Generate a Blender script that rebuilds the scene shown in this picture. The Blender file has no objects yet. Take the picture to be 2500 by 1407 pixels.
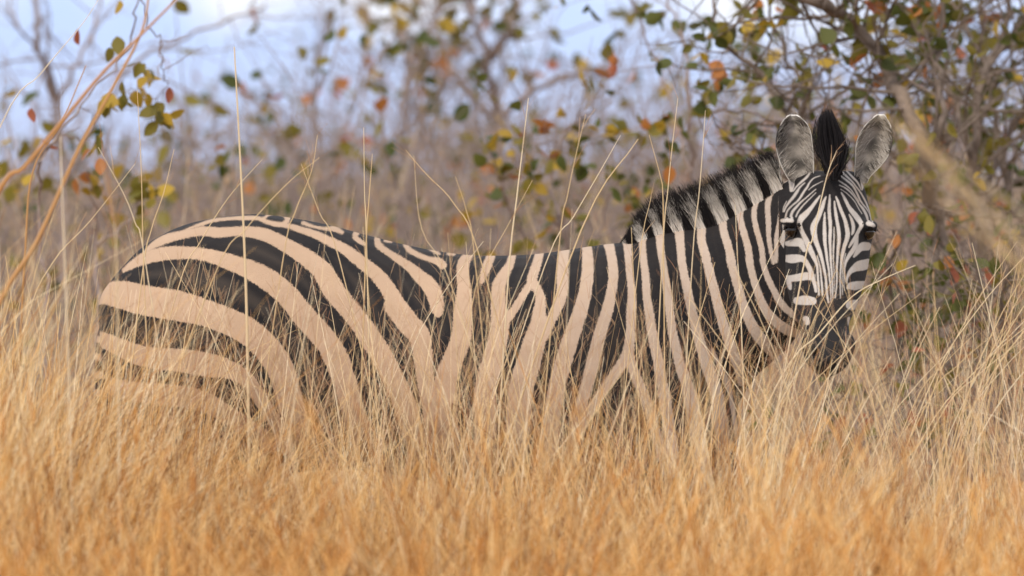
import bpy, bmesh, math, random
import numpy as np
from mathutils import Vector, Matrix, Quaternion

R = math.radians
rng = np.random.default_rng(7)
random.seed(7)
scene = bpy.context.scene
COL = scene.collection

# ------------------------------------------------------------------ camera
D = 22.0                      # metres from camera to the zebra
FPX = 22917.0                 # focal length in photo pixels (2500 wide)
CAMZ = 1.44
HOR = 430.0                   # photo row of the horizon
PITCH = math.atan((703.5 - HOR) / FPX)
cd = bpy.data.cameras.new('camera')
cam = bpy.data.objects.new('camera', cd)
COL.objects.link(cam)
cam.location = (0, -D, CAMZ)
cam.rotation_euler = (math.pi / 2 - PITCH, 0, 0)
cd.sensor_width = 36.0
cd.lens = 36.0 * FPX / 2500.0
cd.clip_start = 0.5
cd.clip_end = 6000
cd.dof.use_dof = True
cd.dof.focus_distance = D - 0.22
cd.dof.aperture_fstop = 6.2
cd.dof.aperture_blades = 0
scene.camera = cam

# ------------------------------------------------------------------ world, sun, exposure
SUN_EL, SUN_AZ = 42.0, 208.0      # azimuth: degrees clockwise from +Y (behind the camera, to its left)
w = bpy.data.worlds.new('World')
scene.world = w
w.use_nodes = True
nt = w.node_tree
nt.nodes.clear()
out = nt.nodes.new('ShaderNodeOutputWorld')
bg = nt.nodes.new('ShaderNodeBackground')
sky = nt.nodes.new('ShaderNodeTexSky')
sky.sky_type = 'NISHITA'
sky.sun_disc = False
sky.sun_elevation = R(SUN_EL)
sky.sun_rotation = R(SUN_AZ)
sky.air_density = 1.0
sky.dust_density = 0.25
sky.ozone_density = 4.0
# a pale cloud sheet over the whole sky, with a clear blue band low down
tc = nt.nodes.new('ShaderNodeTexCoord')
sx = nt.nodes.new('ShaderNodeSeparateXYZ')
cn = nt.nodes.new('ShaderNodeTexNoise')
cn.inputs['Scale'].default_value = 30.0
cn.inputs['Detail'].default_value = 4.0
cn.inputs['Roughness'].default_value = 0.55
ma = nt.nodes.new('ShaderNodeMath')
ma.operation = 'MULTIPLY_ADD'
ma.inputs[1].default_value = 0.030
cr = nt.nodes.new('ShaderNodeMapRange')
cr.interpolation_type = 'SMOOTHSTEP'
cr.inputs['From Min'].default_value = 0.029
cr.inputs['From Max'].default_value = 0.037
cr.inputs['To Max'].default_value = 0.92
tint = nt.nodes.new('ShaderNodeMix')
tint.data_type = 'RGBA'
tint.blend_type = 'MULTIPLY'
tint.inputs[0].default_value = 1.0
tint.inputs[7].default_value = (0.64, 0.76, 1.38, 1)
mx = nt.nodes.new('ShaderNodeMix')
mx.data_type = 'RGBA'
mx.inputs[7].default_value = (8.4, 8.4, 8.6, 1)
nt.links.new(tc.outputs['Generated'], cn.inputs['Vector'])
nt.links.new(tc.outputs['Generated'], sx.inputs[0])
nt.links.new(cn.outputs['Fac'], ma.inputs[0])
nt.links.new(sx.outputs['Z'], ma.inputs[2])
nt.links.new(ma.outputs[0], cr.inputs['Value'])
nt.links.new(sky.outputs[0], tint.inputs[6])
nt.links.new(tint.outputs[2], mx.inputs[6])
nt.links.new(cr.outputs[0], mx.inputs[0])
nt.links.new(mx.outputs[2], bg.inputs[0])
bg.inputs[1].default_value = 0.078
nt.links.new(bg.outputs[0], out.inputs[0])

sl = bpy.data.lights.new('sun', 'SUN')
sl.energy = 1.5
sl.angle = R(12)
sl.color = (1.0, 0.90, 0.76)
sun = bpy.data.objects.new('sun', sl)
COL.objects.link(sun)
sdir = Vector((math.sin(R(SUN_AZ)) * math.cos(R(SUN_EL)), math.cos(R(SUN_AZ)) * math.cos(R(SUN_EL)), math.sin(R(SUN_EL))))
sun.rotation_euler = sdir.to_track_quat('Z', 'Y').to_euler()
sun.location = (-6, -12, 14)

scene.view_settings.view_transform = 'Standard'
scene.view_settings.look = 'None'
scene.view_settings.exposure = 0.80
scene.view_settings.gamma = 1
scene.view_settings.use_curve_mapping = False
scene.render.engine = 'CYCLES'
scene.cycles.use_denoising = True
scene.cycles.max_bounces = 5
scene.cycles.diffuse_bounces = 3
scene.cycles.glossy_bounces = 2
scene.cycles.transmission_bounces = 4
scene.cycles.transparent_max_bounces = 4

# ------------------------------------------------------------------ helpers
CP, SP = math.cos(PITCH), math.sin(PITCH)


def W(px, py, Y=0.0):
    """photo pixel -> point on that line of sight at depth Y"""
    u = (px - 1250.0) / FPX
    v = (703.5 - py) / FPX
    dy, dz = CP + v * SP, -SP + v * CP
    t = (Y + D) / dy
    return Vector((u * t, Y, CAMZ + dz * t))


def scale_at(Y):
    return (Y + D) / FPX


def tag(o, label=None, cat=None, group=None, kind=None):
    if label: o['label'] = label
    if cat: o['category'] = cat
    if group: o['group'] = group
    if kind: o['kind'] = kind
    return o


def empty(name, loc):
    o = bpy.data.objects.new(name, None)
    o.location = loc
    o.empty_display_size = 0.1
    COL.objects.link(o)
    return o


def link(name, me, mat=None, parent=None):
    o = bpy.data.objects.new(name, me)
    COL.objects.link(o)
    if mat is not None:
        me.materials.clear()
        me.materials.append(mat)
    if parent is not None:
        o.parent = parent
        o.location = -parent.location
    return o


def mesh_np(name, V, F, smooth=False):
    """V (n,3) array, F (m,k) array of equal sized faces"""
    me = bpy.data.meshes.new(name)
    V = np.ascontiguousarray(V, np.float32)
    F = np.ascontiguousarray(F, np.int32)
    m, k = F.shape
    me.vertices.add(len(V))
    me.vertices.foreach_set('co', V.ravel())
    me.loops.add(m * k)
    me.loops.foreach_set('vertex_index', F.ravel())
    me.polygons.add(m)
    me.polygons.foreach_set('loop_start', np.arange(0, m * k, k, dtype=np.int32))
    me.polygons.foreach_set('loop_total', np.full(m, k, np.int32))
    if smooth:
        me.polygons.foreach_set('use_smooth', np.ones(m, bool))
    me.update(calc_edges=True)
    me.validate()
    return me


def attr(me, name, vals):
    a = me.attributes.new(name, 'FLOAT', 'POINT')
    a.data.foreach_set('value', np.ascontiguousarray(vals, np.float32))


def catmull(P, n):
    """rows of P resampled n steps per span"""
    P = np.asarray(P, float)
    if len(P) < 3:
        t = np.linspace(0, 1, n * (len(P) - 1) + 1)[:, None]
        return P[0] * (1 - t) + P[-1] * t
    Q = np.vstack([2 * P[0] - P[1], P, 2 * P[-1] - P[-2]])
    o = []
    for i in range(len(P) - 1):
        a, b, c, d = Q[i:i + 4]
        for t in np.linspace(0, 1, n, endpoint=False):
            o.append(.5 * (2 * b + (c - a) * t + (2 * a - 5 * b + 4 * c - d) * t * t + (3 * b - a - 3 * c + d) * t ** 3))
    o.append(P[-1])
    return np.array(o)


class NT:
    """small node-tree writer"""
    def __init__(s, name):
        s.m = bpy.data.materials.new(name)
        s.m.use_nodes = True
        s.t = s.m.node_tree
        s.t.nodes.clear()
        s.out = s.t.nodes.new('ShaderNodeOutputMaterial')

    def n(s, typ, **kw):
        nd = s.t.nodes.new('ShaderNode' + typ)
        for k, v in kw.items():
            setattr(nd, k, v)
        return nd

    def l(s, a, b):
        s.t.links.new(a, b)

    def at(s, name):
        return s.n('Attribute', attribute_name=name).outputs['Fac']

    def noise(s, scale, detail=3, vec=None, rough=.5):
        nd = s.n('TexNoise')
        nd.inputs['Scale'].default_value = scale
        nd.inputs['Detail'].default_value = detail
        nd.inputs['Roughness'].default_value = rough
        if vec is None:
            vec = s.n('TexCoord').outputs['Object']
        s.l(vec, nd.inputs['Vector'])
        return nd.outputs['Fac']

    def ramp(s, fac, stops):
        nd = s.n('ValToRGB')
        el = nd.color_ramp.elements
        while len(el) < len(stops):
            el.new(.5)
        for e, (p, c) in zip(el, stops):
            e.position = p
            e.color = (*c, 1)
        s.l(fac, nd.inputs[0])
        return nd.outputs[0]

    def mix(s, fac, a, b, mode='MIX'):
        nd = s.n('Mix', data_type='RGBA', blend_type=mode)
        for i, v in ((0, fac), (6, a), (7, b)):
            if hasattr(v, 'is_linked'):
                s.l(v, nd.inputs[i])
            elif i == 0:
                nd.inputs[0].default_value = v
            else:
                nd.inputs[i].default_value = (*v, 1)
        return nd.outputs[2]

    def math(s, op, a, b=0.0, clamp=False):
        nd = s.n('Math', operation=op, use_clamp=clamp)
        for i, v in ((0, a), (1, b)):
            if hasattr(v, 'is_linked'):
                s.l(v, nd.inputs[i])
            else:
                nd.inputs[i].default_value = v
        return nd.outputs[0]

    def step(s, v, lo, hi):
        nd = s.n('MapRange', interpolation_type='SMOOTHSTEP')
        s.l(v, nd.inputs[0])
        nd.inputs[1].default_value = lo
        nd.inputs[2].default_value = hi
        return nd.outputs[0]

    def bsdf(s, col, rough=.8, spec=.2, bump=None, bdist=.002, bstr=.5, transl=0.0, sheen=0.0):
        p = s.n('BsdfPrincipled')
        if hasattr(col, 'is_linked'):
            s.l(col, p.inputs['Base Color'])
        else:
            p.inputs['Base Color'].default_value = (*col, 1)
        p.inputs['Roughness'].default_value = rough
        p.inputs['Specular IOR Level'].default_value = spec
        if sheen:
            p.inputs['Sheen Weight'].default_value = sheen
        if bump is not None:
            b = s.n('Bump')
            b.inputs['Strength'].default_value = bstr
            b.inputs['Distance'].default_value = bdist
            s.l(bump, b.inputs['Height'])
            s.l(b.outputs[0], p.inputs['Normal'])
        sh = p.outputs[0]
        if transl:
            t = s.n('BsdfTranslucent')
            if hasattr(col, 'is_linked'):
                s.l(col, t.inputs[0])
            else:
                t.inputs[0].default_value = (*col, 1)
            m = s.n('MixShader')
            m.inputs[0].default_value = transl
            s.l(sh, m.inputs[1])
            s.l(t.outputs[0], m.inputs[2])
            sh = m.outputs[0]
        s.l(sh, s.out.inputs[0])
        return s.m


# ------------------------------------------------------------------ materials
def m_ground():
    t = NT('dry_soil')
    a = t.noise(.35, 6)
    b = t.noise(9, 6, rough=.7)
    c = t.mix(b, t.ramp(a, [(.3, (.20, .13, .07)), (.7, (.34, .24, .13))]), (.30, .21, .11))
    return t.bsdf(c, .95, .05, bump=b, bdist=.03)


def m_grass(name, stops, transl=.3, tipdark=None):
    t = NT(name)
    c = t.ramp(t.at('tone'), stops)
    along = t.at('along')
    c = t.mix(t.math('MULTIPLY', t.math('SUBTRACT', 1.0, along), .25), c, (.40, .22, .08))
    if tipdark:
        c = t.mix(t.math('MULTIPLY', t.step(along, .75, 1.0), .6), c, tipdark)
    return t.bsdf(c, .6, .25, transl=transl)


def m_leaf(name, c0, c1):
    t = NT(name)
    ri = t.n('ObjectInfo').outputs['Random']
    nz = t.noise(45, 4)
    c = t.mix(ri, c0, c1)
    c = t.mix(t.step(nz, .52, .72), c, tuple(x * .55 + .03 for x in c1))
    return t.bsdf(c, .5, .35, bump=nz, bdist=.002, transl=.35)


def m_bark(name, c0, c1):
    t = NT(name)
    nz = t.noise(30, 5, rough=.65)
    c = t.ramp(nz, [(.3, c0), (.7, c1)])
    return t.bsdf(c, .9, .1, bump=nz, bdist=.006)


def m_coat():
    t = NT('zebra_coat')
    oc = t.n('TexCoord').outputs['Object']
    mpn = t.n('Mapping')
    mpn.inputs['Scale'].default_value = (1, 1, .35)
    t.l(oc, mpn.inputs['Vector'])
    fine = t.noise(420, 2, mpn.outputs[0])
    mid = t.noise(70, 3, oc)
    big = t.noise(5, 3, oc)
    face = t.at('face')
    sd = t.at('stripe')
    jit = t.math('MULTIPLY', t.math('SUBTRACT', fine, .5), .011)
    jit2 = t.math('MULTIPLY', t.math('SUBTRACT', mid, .5), .003)
    jit = t.math('ADD', jit, jit2)
    jit = t.math('MULTIPLY', jit, t.math('SUBTRACT', 1.0, t.math('MULTIPLY', face, .8)))
    v = t.math('ADD', sd, jit)
    fac = t.step(v, -.0020, .0016)
    cream = t.mix(mid, (.455, .318, .222), (.525, .372, .262))
    cream = t.mix(t.math('MULTIPLY', t.step(big, .35, .7), .6), cream, (.40, .28, .195))
    white = t.mix(mid, (.43, .395, .37), (.55, .515, .485))
    light = t.mix(face, cream, white)
    brown_stripe = t.math('MULTIPLY', t.math('SUBTRACT', 1.0, t.step(sd, -.034, -.010)), t.math('SUBTRACT', 1.0, face, True))  # the coat's own brown stripe in the middle of wide dark bands
    dark = t.mix(t.math('MULTIPLY', t.math('ADD', brown_stripe, t.math('MULTIPLY', t.step(big, .4, .75), .4), True), .8), (.013, .012, .014), (.050, .040, .034))
    dark = t.mix(t.math('MULTIPLY', t.step(mid, .4, .8), .2), dark, (.042, .038, .037))
    # the dull muzzle and the grey skin round the eyes
    dark = t.mix(t.at('muzzle'), dark, (.020, .019, .020))
    hairs = t.noise(900, 1, mpn.outputs[0])
    light = t.mix(t.math('MULTIPLY', t.step(hairs, .45, .75), .35), light, (.36, .25, .17))
    light = t.mix(t.math('MULTIPLY', t.step(t.noise(16, 4, oc), .5, .72), .30), light, (.44, .31, .20))
    c = t.mix(fac, dark, light)
    return t.bsdf(c, .75, .16, bump=fine, bdist=.003, bstr=.45, sheen=.02)


def m_hair(name):
    t = NT(name)
    c = t.ramp(t.at('tone'), [(0, (.014, .013, .016)), (.42, (.030, .026, .025)), (.55, (.34, .31, .28)), (1, (.85, .81, .76))])
    return t.bsdf(c, .65, .10)


def m_plain(name, c, rough=.6, spec=.3, scale=60):
    t = NT(name)
    nz = t.noise(scale, 4)
    return t.bsdf(t.mix(nz, tuple(x * .75 for x in c), tuple(min(1, x * 1.25) for x in c)), rough, spec, bump=nz)


def m_eye():
    t = NT('wet_eye')
    nz = t.noise(90, 2)
    return t.bsdf(t.mix(nz, (.006, .004, .003), (.02, .011, .007)), .08, .6)


def m_ear():
    t = NT('ear_skin')
    nz = t.noise(120, 4)
    c = t.ramp(t.at('tone'), [(0, (.015, .014, .015)), (.3, (.12, .11, .10)), (.6, (.40, .365, .33)), (1, (.80, .77, .73))])
    c = t.mix(t.math('MULTIPLY', t.step(nz, .4, .7), .3), c, (.12, .11, .10))
    return t.bsdf(c, .8, .15, bump=nz, bdist=.003, transl=.12)


M_GROUND = m_ground()
STRAW = [(0, (.20, .075, .02)), (.22, (.56, .26, .07)), (.5, (.74, .45, .165)), (.78, (.82, .58, .28)), (1, (.90, .75, .48))]
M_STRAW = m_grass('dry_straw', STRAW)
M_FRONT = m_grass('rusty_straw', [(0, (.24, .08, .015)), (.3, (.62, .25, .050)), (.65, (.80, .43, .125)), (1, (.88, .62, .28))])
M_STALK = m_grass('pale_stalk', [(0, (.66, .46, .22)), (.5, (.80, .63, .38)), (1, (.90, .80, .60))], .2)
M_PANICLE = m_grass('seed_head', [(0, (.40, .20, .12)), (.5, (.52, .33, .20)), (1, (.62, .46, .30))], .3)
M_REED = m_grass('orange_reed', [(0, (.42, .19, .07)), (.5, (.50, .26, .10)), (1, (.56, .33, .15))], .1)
M_TWIG = m_bark('grey_twig', (.19, .145, .135), (.39, .315, .285))
M_BARK = m_bark('brown_bark', (.10, .078, .066), (.25, .20, .17))
M_LEAF = {
    'green': m_leaf('leaf_green', (.065, .085, .018), (.12, .13, .022)),
    'olive': m_leaf('leaf_olive', (.14, .13, .02), (.24, .19, .026)),
    'yellow': m_leaf('leaf_yellow', (.50, .34, .035), (.38, .25, .03)),
    'orange': m_leaf('leaf_orange', (.50, .20, .05), (.42, .16, .045)),
    'red': m_leaf('leaf_red', (.44, .13, .06), (.34, .11, .06)),
}
M_COAT = m_coat()
M_HAIR = m_hair('zebra_hair')
M_EYE = m_eye()
M_EAR = m_ear()
M_HOOF = m_plain('hoof_horn', (.06, .05, .045), .5)
M_LID = m_plain('eyelid_skin', (.03, .027, .026), .5)

# ------------------------------------------------------------------ ground
gx = np.concatenate([[-2500, -800, -250, -80], np.linspace(-30, 30, 41), [80, 250, 800, 2500]])
gy = np.concatenate([[-200, -80], np.linspace(-26, 60, 60), [90, 200, 600, 1600, 4200]])
GX, GY = np.meshgrid(gx, gy)
near = np.exp(-(GX ** 2 + GY ** 2) / 900)
GZ = near * (.02 * np.sin(GX * 1.7 + 1) * np.cos(GY * 1.3)) - .01
nx, ny = len(gx), len(gy)
idx = np.arange(nx * ny).reshape(ny, nx)
GF = np.stack([idx[:-1, :-1].ravel(), idx[:-1, 1:].ravel(), idx[1:, 1:].ravel(), idx[1:, :-1].ravel()], 1)
ground = link('ground', mesh_np('ground', np.stack([GX.ravel(), GY.ravel(), GZ.ravel()], 1), GF, True), M_GROUND)
tag(ground, 'dry bare soil under the straw coloured grass', kind='structure')


# ------------------------------------------------------------------ ribbons: grass blades, hair
def ribbons(name, P, width, side, tone, taper=.85, mat=None, parent=None):
    """P (n, k, 3) centre lines; width (n,), side (n,3) unit across-vectors; tone (n,) or (n,k)"""
    n, k, _ = P.shape
    t = np.linspace(0, 1, k)
    prof = (1 - taper * t ** 2)
    wv = width[:, None] * prof[None] * .5
    A = P + side[:, None, :] * wv[..., None]
    B = P - side[:, None, :] * wv[..., None]
    V = np.stack([A, B], 2).reshape(-1, 3)
    base = (np.arange(n) * k * 2)[:, None] + (np.arange(k - 1) * 2)[None]
    F = np.stack([base, base + 1, base + 3, base + 2], -1).reshape(-1, 4)
    me = mesh_np(name, V, F)
    if tone.ndim == 1:
        tone = np.repeat(tone[:, None], k, 1)
    attr(me, 'tone', np.repeat(tone.ravel(), 2))
    attr(me, 'along', np.tile(np.repeat(t, 2), n))
    return link(name, me, mat, parent)


def unit(v):
    return v / np.maximum(np.linalg.norm(v, axis=-1, keepdims=True), 1e-9)


def stems(roots, h, lean, az, curve, k=7, wob=.0, kink=.0):
    """centre lines of grass stems: root, height, lean (radians), azimuth, droop"""
    n = len(roots)
    t = np.linspace(0, 1, k)[None]
    ang = lean[:, None] + curve[:, None] * t ** 1.6
    if kink > 0:
        kk = (rng.random(n) < kink)[:, None] * rng.uniform(.6, 2.1, (n, 1))
        ang = ang + kk * (t > rng.uniform(.45, .85, (n, 1)))
    ds = h[:, None] / (k - 1)
    hx = np.cumsum(np.sin(ang) * ds, 1) - np.sin(ang) * ds
    hz = np.cumsum(np.cos(ang) * ds, 1) - np.cos(ang) * ds
    P = np.empty((n, k, 3))
    wobv = wob * rng.normal(size=(n, 1)) * np.sin(t * 5 + rng.uniform(0, 6, (n, 1)))
    P[..., 0] = roots[:, None, 0] + hx * np.cos(az)[:, None] + wobv * -np.sin(az)[:, None]
    P[..., 1] = roots[:, None, 1] + hx * np.sin(az)[:, None] + wobv * np.cos(az)[:, None]
    P[..., 2] = roots[:, None, 2] + hz
    return P


def side_of(n):
    """across-vectors of random yaw"""
    a = rng.uniform(0, 2 * np.pi, n)
    return np.stack([np.cos(a), np.sin(a) * .8, rng.uniform(-.15, .15, n)], 1)


def frustum_pts(n, y0, y1, margin=.7, clump=0.0, nclump=0):
    """points on the ground inside the wedge that the camera sees, plus a margin on both sides"""
    y = np.empty(0)
    out_ = []
    yy = rng.uniform(y0, y1, n * 3)
    half = (yy + D) * 1250 / FPX + margin
    keep = rng.uniform(0, half.max(), len(yy)) < half
    yy = yy[keep][:n]
    half = (yy + D) * 1250 / FPX + margin
    xx = rng.uniform(-1, 1, len(yy)) * half
    P = np.stack([xx, yy, np.full(len(yy), -.012)], 1)
    if clump:
        c = P[:nclump]
        which = rng.integers(0, len(c), len(P))
        P[:, :2] = c[which, :2] + rng.normal(size=(len(P), 2)) * clump
    return P


def patch(x, y, s, seed):
    """smooth value noise, about -1..1, for uneven growth"""
    r = np.random.default_rng(seed)
    v = np.zeros_like(x)
    for i in range(5):
        a, b, c = r.uniform(-1, 1, 2), r.uniform(0, 6.28), s * r.uniform(.6, 1.8)
        v += np.sin((x * a[0] + y * a[1]) * c * 2 + b)
    return v / 2.6


def tame(P, h):
    """keep grass under the zebra's belly short and grass away from its trunk"""
    y, x = P[:, 1], P[:, 0]
    m = (np.abs(y) < .36) & (x > -1.02) & (x < .62)
    h = np.where(m, np.minimum(h, .5), h)
    m2 = (y < .02) & (y > -3.6) & (x > .56) & (x < .86)
    return np.where(m2, np.minimum(h, .80 + .035 * np.clip(-y, 0, 3.6)), h)


def field(name, n, y0, y1, hmin, hmax, wid, mat, lean=.28, curve=.6, clump=.05, ncl=.06, tone=(.2, 1), k=6, xr=None):
    P = frustum_pts(n, y0, y1, .7, clump, max(10, int(n * ncl)))
    if xr:
        P[:, 0] = rng.uniform(xr[0], xr[1], len(P)) + rng.normal(0, .08, len(P))
    n = len(P)
    pt = patch(P[:, 0], P[:, 1], 1.3, 3)
    h = (hmin + (hmax - hmin) * rng.beta(1.6, 1.5, n)) * (1 + .10 * pt + .07 * patch(P[:, 0], P[:, 1], 4.5, 5) + .34 * np.clip((-.60 - P[:, 0]) / .45, 0, 1) * (np.abs(P[:, 1] + 2) < 2) - .27 * np.clip((P[:, 0] - .55) / .4, 0, 1) * (P[:, 1] < 0) - .34 * np.clip((P[:, 0] - .35) / .4, 0, 1) * (P[:, 1] > 0))
    h = tame(P, h)
    le = np.abs(rng.normal(0, lean, n))
    az = rng.uniform(0, 2 * np.pi, n)
    cu = rng.gamma(1.5, curve / 1.5, n)
    bent = rng.random(n) < .34
    cu = np.where(bent, rng.uniform(1.2, 2.6, n), cu)
    le = np.where(bent, le * .7, le)
    h = np.where(bent, h * 1.12, h)
    C = stems(P, h, le, az, cu, k, .008, .16)
    tn = np.clip(rng.normal((tone[0] + tone[1]) / 2, (tone[1] - tone[0]) / 2.6, n) + .22 * patch(P[:, 0], P[:, 1], 1.6, 11) + .20 * patch(P[:, 0] * 2.2, P[:, 1], 3.4, 19), 0, 1)
    return ribbons(name, C, wid * rng.uniform(.6, 1.4, n), side_of(n), tn, .8, mat)


GRASS = []
o = field('foreground_grass', 22000, -13.5, -5.0, .42, .88, 0.0062, M_FRONT, .30, .8, .05, ncl=.02, tone=(0, 1))
tag(o, 'rusty orange dry grass, soft and out of focus, in front of the zebra', 'grass', kind='stuff')
o = field('tall_dry_grass', 33000, -5.0, -.42, .52, 1.10, .0038, M_STRAW, .36, .65, .05, ncl=.02, tone=(.05, 1.05), k=7)
tag(o, 'golden dry grass standing thick against the zebra flank', 'grass', kind='stuff')
o = field('broad_leaf_grass', 3800, -6.0, -.45, .35, .95, .0085, M_STRAW, .4, 1.2, .05, ncl=.04, tone=(.15, 1.1), k=8)
tag(o, 'curled flat grass leaves, wider than the stems, in the golden grass', 'grass', kind='stuff')
o = field('rump_grass', 4600, -2.6, -.5, .70, 1.02, .0040, M_STRAW, .34, .7, .05, ncl=.04, tone=(.05, 1.05), k=7, xr=(-1.35, -.62))
tag(o, 'tangled taller grass standing in front of the zebra buttock and tail', 'grass', kind='stuff')
o = field('meadow_grass', 22000, -.42, 9.0, .40, .92, .0046, M_STRAW, .28, .6, .06, tone=(.1, .9))
tag(o, 'dry straw grass growing behind and beneath the zebra', 'grass', kind='stuff')


# thin upright culms with open, feathery seed heads
def culms(name, n, y0, y1, hmin, hmax, wid, label, xr=None, headw=.0011, m1=None, m2=None):
    P = frustum_pts(n, y0, y1, .6)
    if xr:
        P[:, 0] = rng.uniform(xr[0], xr[1], len(P))
    n = len(P)
    h = tame(P, hmin + (hmax - hmin) * rng.beta(1.1, 1.6, n))
    tall = (np.abs(P[:, 1]) < .36) & (h <= .5)
    P, h = P[~tall], h[~tall]
    n = len(P)
    le = np.abs(rng.normal(0, .30, n)) * np.where(h < .95, .6, 1)
    az = rng.choice([0, np.pi], n, p=[.62, .38]) + rng.normal(0, .7, n)
    C = stems(P, h, le, az, rng.gamma(1.2, .16, n), 8, .004)
    tn = rng.uniform(.1, 1, n)
    root = ribbons(name, C, wid * rng.uniform(.7, 1.3, n), side_of(n), tn, .75, m1 or M_STALK)
    tag(root, label, 'grass', kind='stuff')
    # seed-head branches along the top quarter of each culm
    per = 11
    ti = rng.uniform(.70, .99, (n, per))
    f = ti * 7
    i0 = np.clip(f.astype(int), 0, 6)
    fr = (f - i0)[..., None]
    ar = np.arange(n)[:, None]
    B = C[ar, i0] * (1 - fr) + C[ar, i0 + 1] * fr
    ax = unit(C[:, -1] - C[:, -3])[:, None]
    d = unit(ax * rng.uniform(.9, 1.6, (n, per, 1)) + rng.normal(size=(n, per, 3)) * .55)
    L = rng.uniform(.03, .11, (n, per, 1)) * (1.35 - ti[..., None])* 2.0
    Q = B[:, :, None] + d[:, :, None] * L[:, :, None] * np.linspace(0, 1, 3)[None, None, :, None]
    Q[..., 2] -= (np.linspace(0, 1, 3) ** 2)[None, None] * L * .15
    Q = Q.reshape(-1, 3, 3)
    ribbons('seed_head', Q, np.full(len(Q), headw), side_of(len(Q)), rng.uniform(0, 1, len(Q)), .4, m2 or M_PANICLE, root)['kind'] = 'stuff'


culms('feathery_grass', 2300, -2.6, -.45, .82, 1.40, .0030, 'thin pale grass culms with feathery seed heads crossing the zebra stripes')
culms('blurred_grass', 1000, -11, -3.4, .62, 1.12, .0034, 'out of focus grass culms with loose seed heads before the meadow', headw=.0034, m1=M_FRONT, m2=M_FRONT)
culms('back_grass', 900, .5, 7.0, .9, 1.46, .0030, 'dry grass culms with seed heads standing behind the zebra')
culms('far_grass', 550, 6.5, 15.0, 1.05, 1.72, .0040, 'warm straw grass culms far behind the zebra back, blurred before the thicket', headw=.0026)
culms('side_grass', 170, -1.6, 2.0, .85, 1.36, .0029, 'slanting dry grass culms beside the zebra head and chest', (.70, 1.6))

# ------------------------------------------------------------------ tubes, branches, shrubs
def tube(BM, pts, rad, sides=5):
    pts = [Vector(p) for p in pts]
    V, F = BM
    rings = []
    prev = None
    for i, p in enumerate(pts):
        d = (pts[min(i + 1, len(pts) - 1)] - pts[max(i - 1, 0)])
        if d.length < 1e-7:
            d = Vector((0, 0, 1))
        d.normalize()
        a = d.cross(Vector((.31, .9, .27)))
        if a.length < 1e-3:
            a = d.cross(Vector((1, 0, 0)))
        a.normalize()
        b = d.cross(a)
        s = len(V)
        for j in range(sides):
            th = 2 * math.pi * j / sides
            V.append(tuple(p + (a * math.cos(th) + b * math.sin(th)) * rad[i]))
        rings.append(s)
    for r0, r1 in zip(rings, rings[1:]):
        for j in range(sides):
            j2 = (j + 1) % sides
            F.append((r0 + j, r0 + j2, r1 + j2, r1 + j))


def build(BM, name, mat, parent=None, smooth=True):
    me = mesh_np(name, np.array(BM[0]), np.array(BM[1]), smooth)
    return link(name, me, mat, parent)


def rvec():
    v = Vector((random.gauss(0, 1), random.gauss(0, 1), random.gauss(0, 1)))
    return v.normalized()


def wander(p, d, L, n, wob, up=.0):
    pts = [p.copy()]
    d = d.normalized()
    for i in range(n):
        d = (d + rvec() * wob + Vector((0, 0, up))).normalized()
        pts.append(pts[-1] + d * (L / n))
    return pts


def leaf_mesh(name, mat, wide, fold, curl):
    V, F = [], []
    prof = [(0, .0), (.14, .62), (.36, 1.0), (.62, .86), (.84, .46), (1, .0)]
    for (t, ww) in prof:
        z = -curl * t * t
        V += [(-ww * wide, t, z + fold * ww), (0, t, z), (ww * wide, t, z + fold * ww)]
    for i in range(len(prof) - 1):
        a = i * 3
        F += [(a, a + 1, a + 4, a + 3), (a + 1, a + 2, a + 5, a + 4)]
    me = mesh_np(name, np.array(V), np.array(F), True)
    me.materials.append(mat)
    return me


LEAVES = {c: [leaf_mesh('leaf_' + c, m, wd, fo, cu) for wd, fo, cu in ((.34, .10, .12), (.28, .16, -.10), (.40, .05, .28))] for c, m in M_LEAF.items()}


def put_leaf(parent, p, d, size, colour):
    me = random.choice(LEAVES[colour])
    o = bpy.data.objects.new('leaf', me)
    COL.objects.link(o)
    o.parent = parent
    o.location = Vector(p) - parent.location
    q = Vector(d).to_track_quat('Y', 'Z') @ Quaternion((0, 1, 0), random.uniform(0, 6.28))
    o.rotation_mode = 'QUATERNION'
    o.rotation_quaternion = q
    o.scale = (size, size, size)


def pick(mix):
    r = random.random() * sum(mix.values())
    for k_, v_ in mix.items():
        r -= v_
        if r <= 0:
            return k_
    return k_


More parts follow.
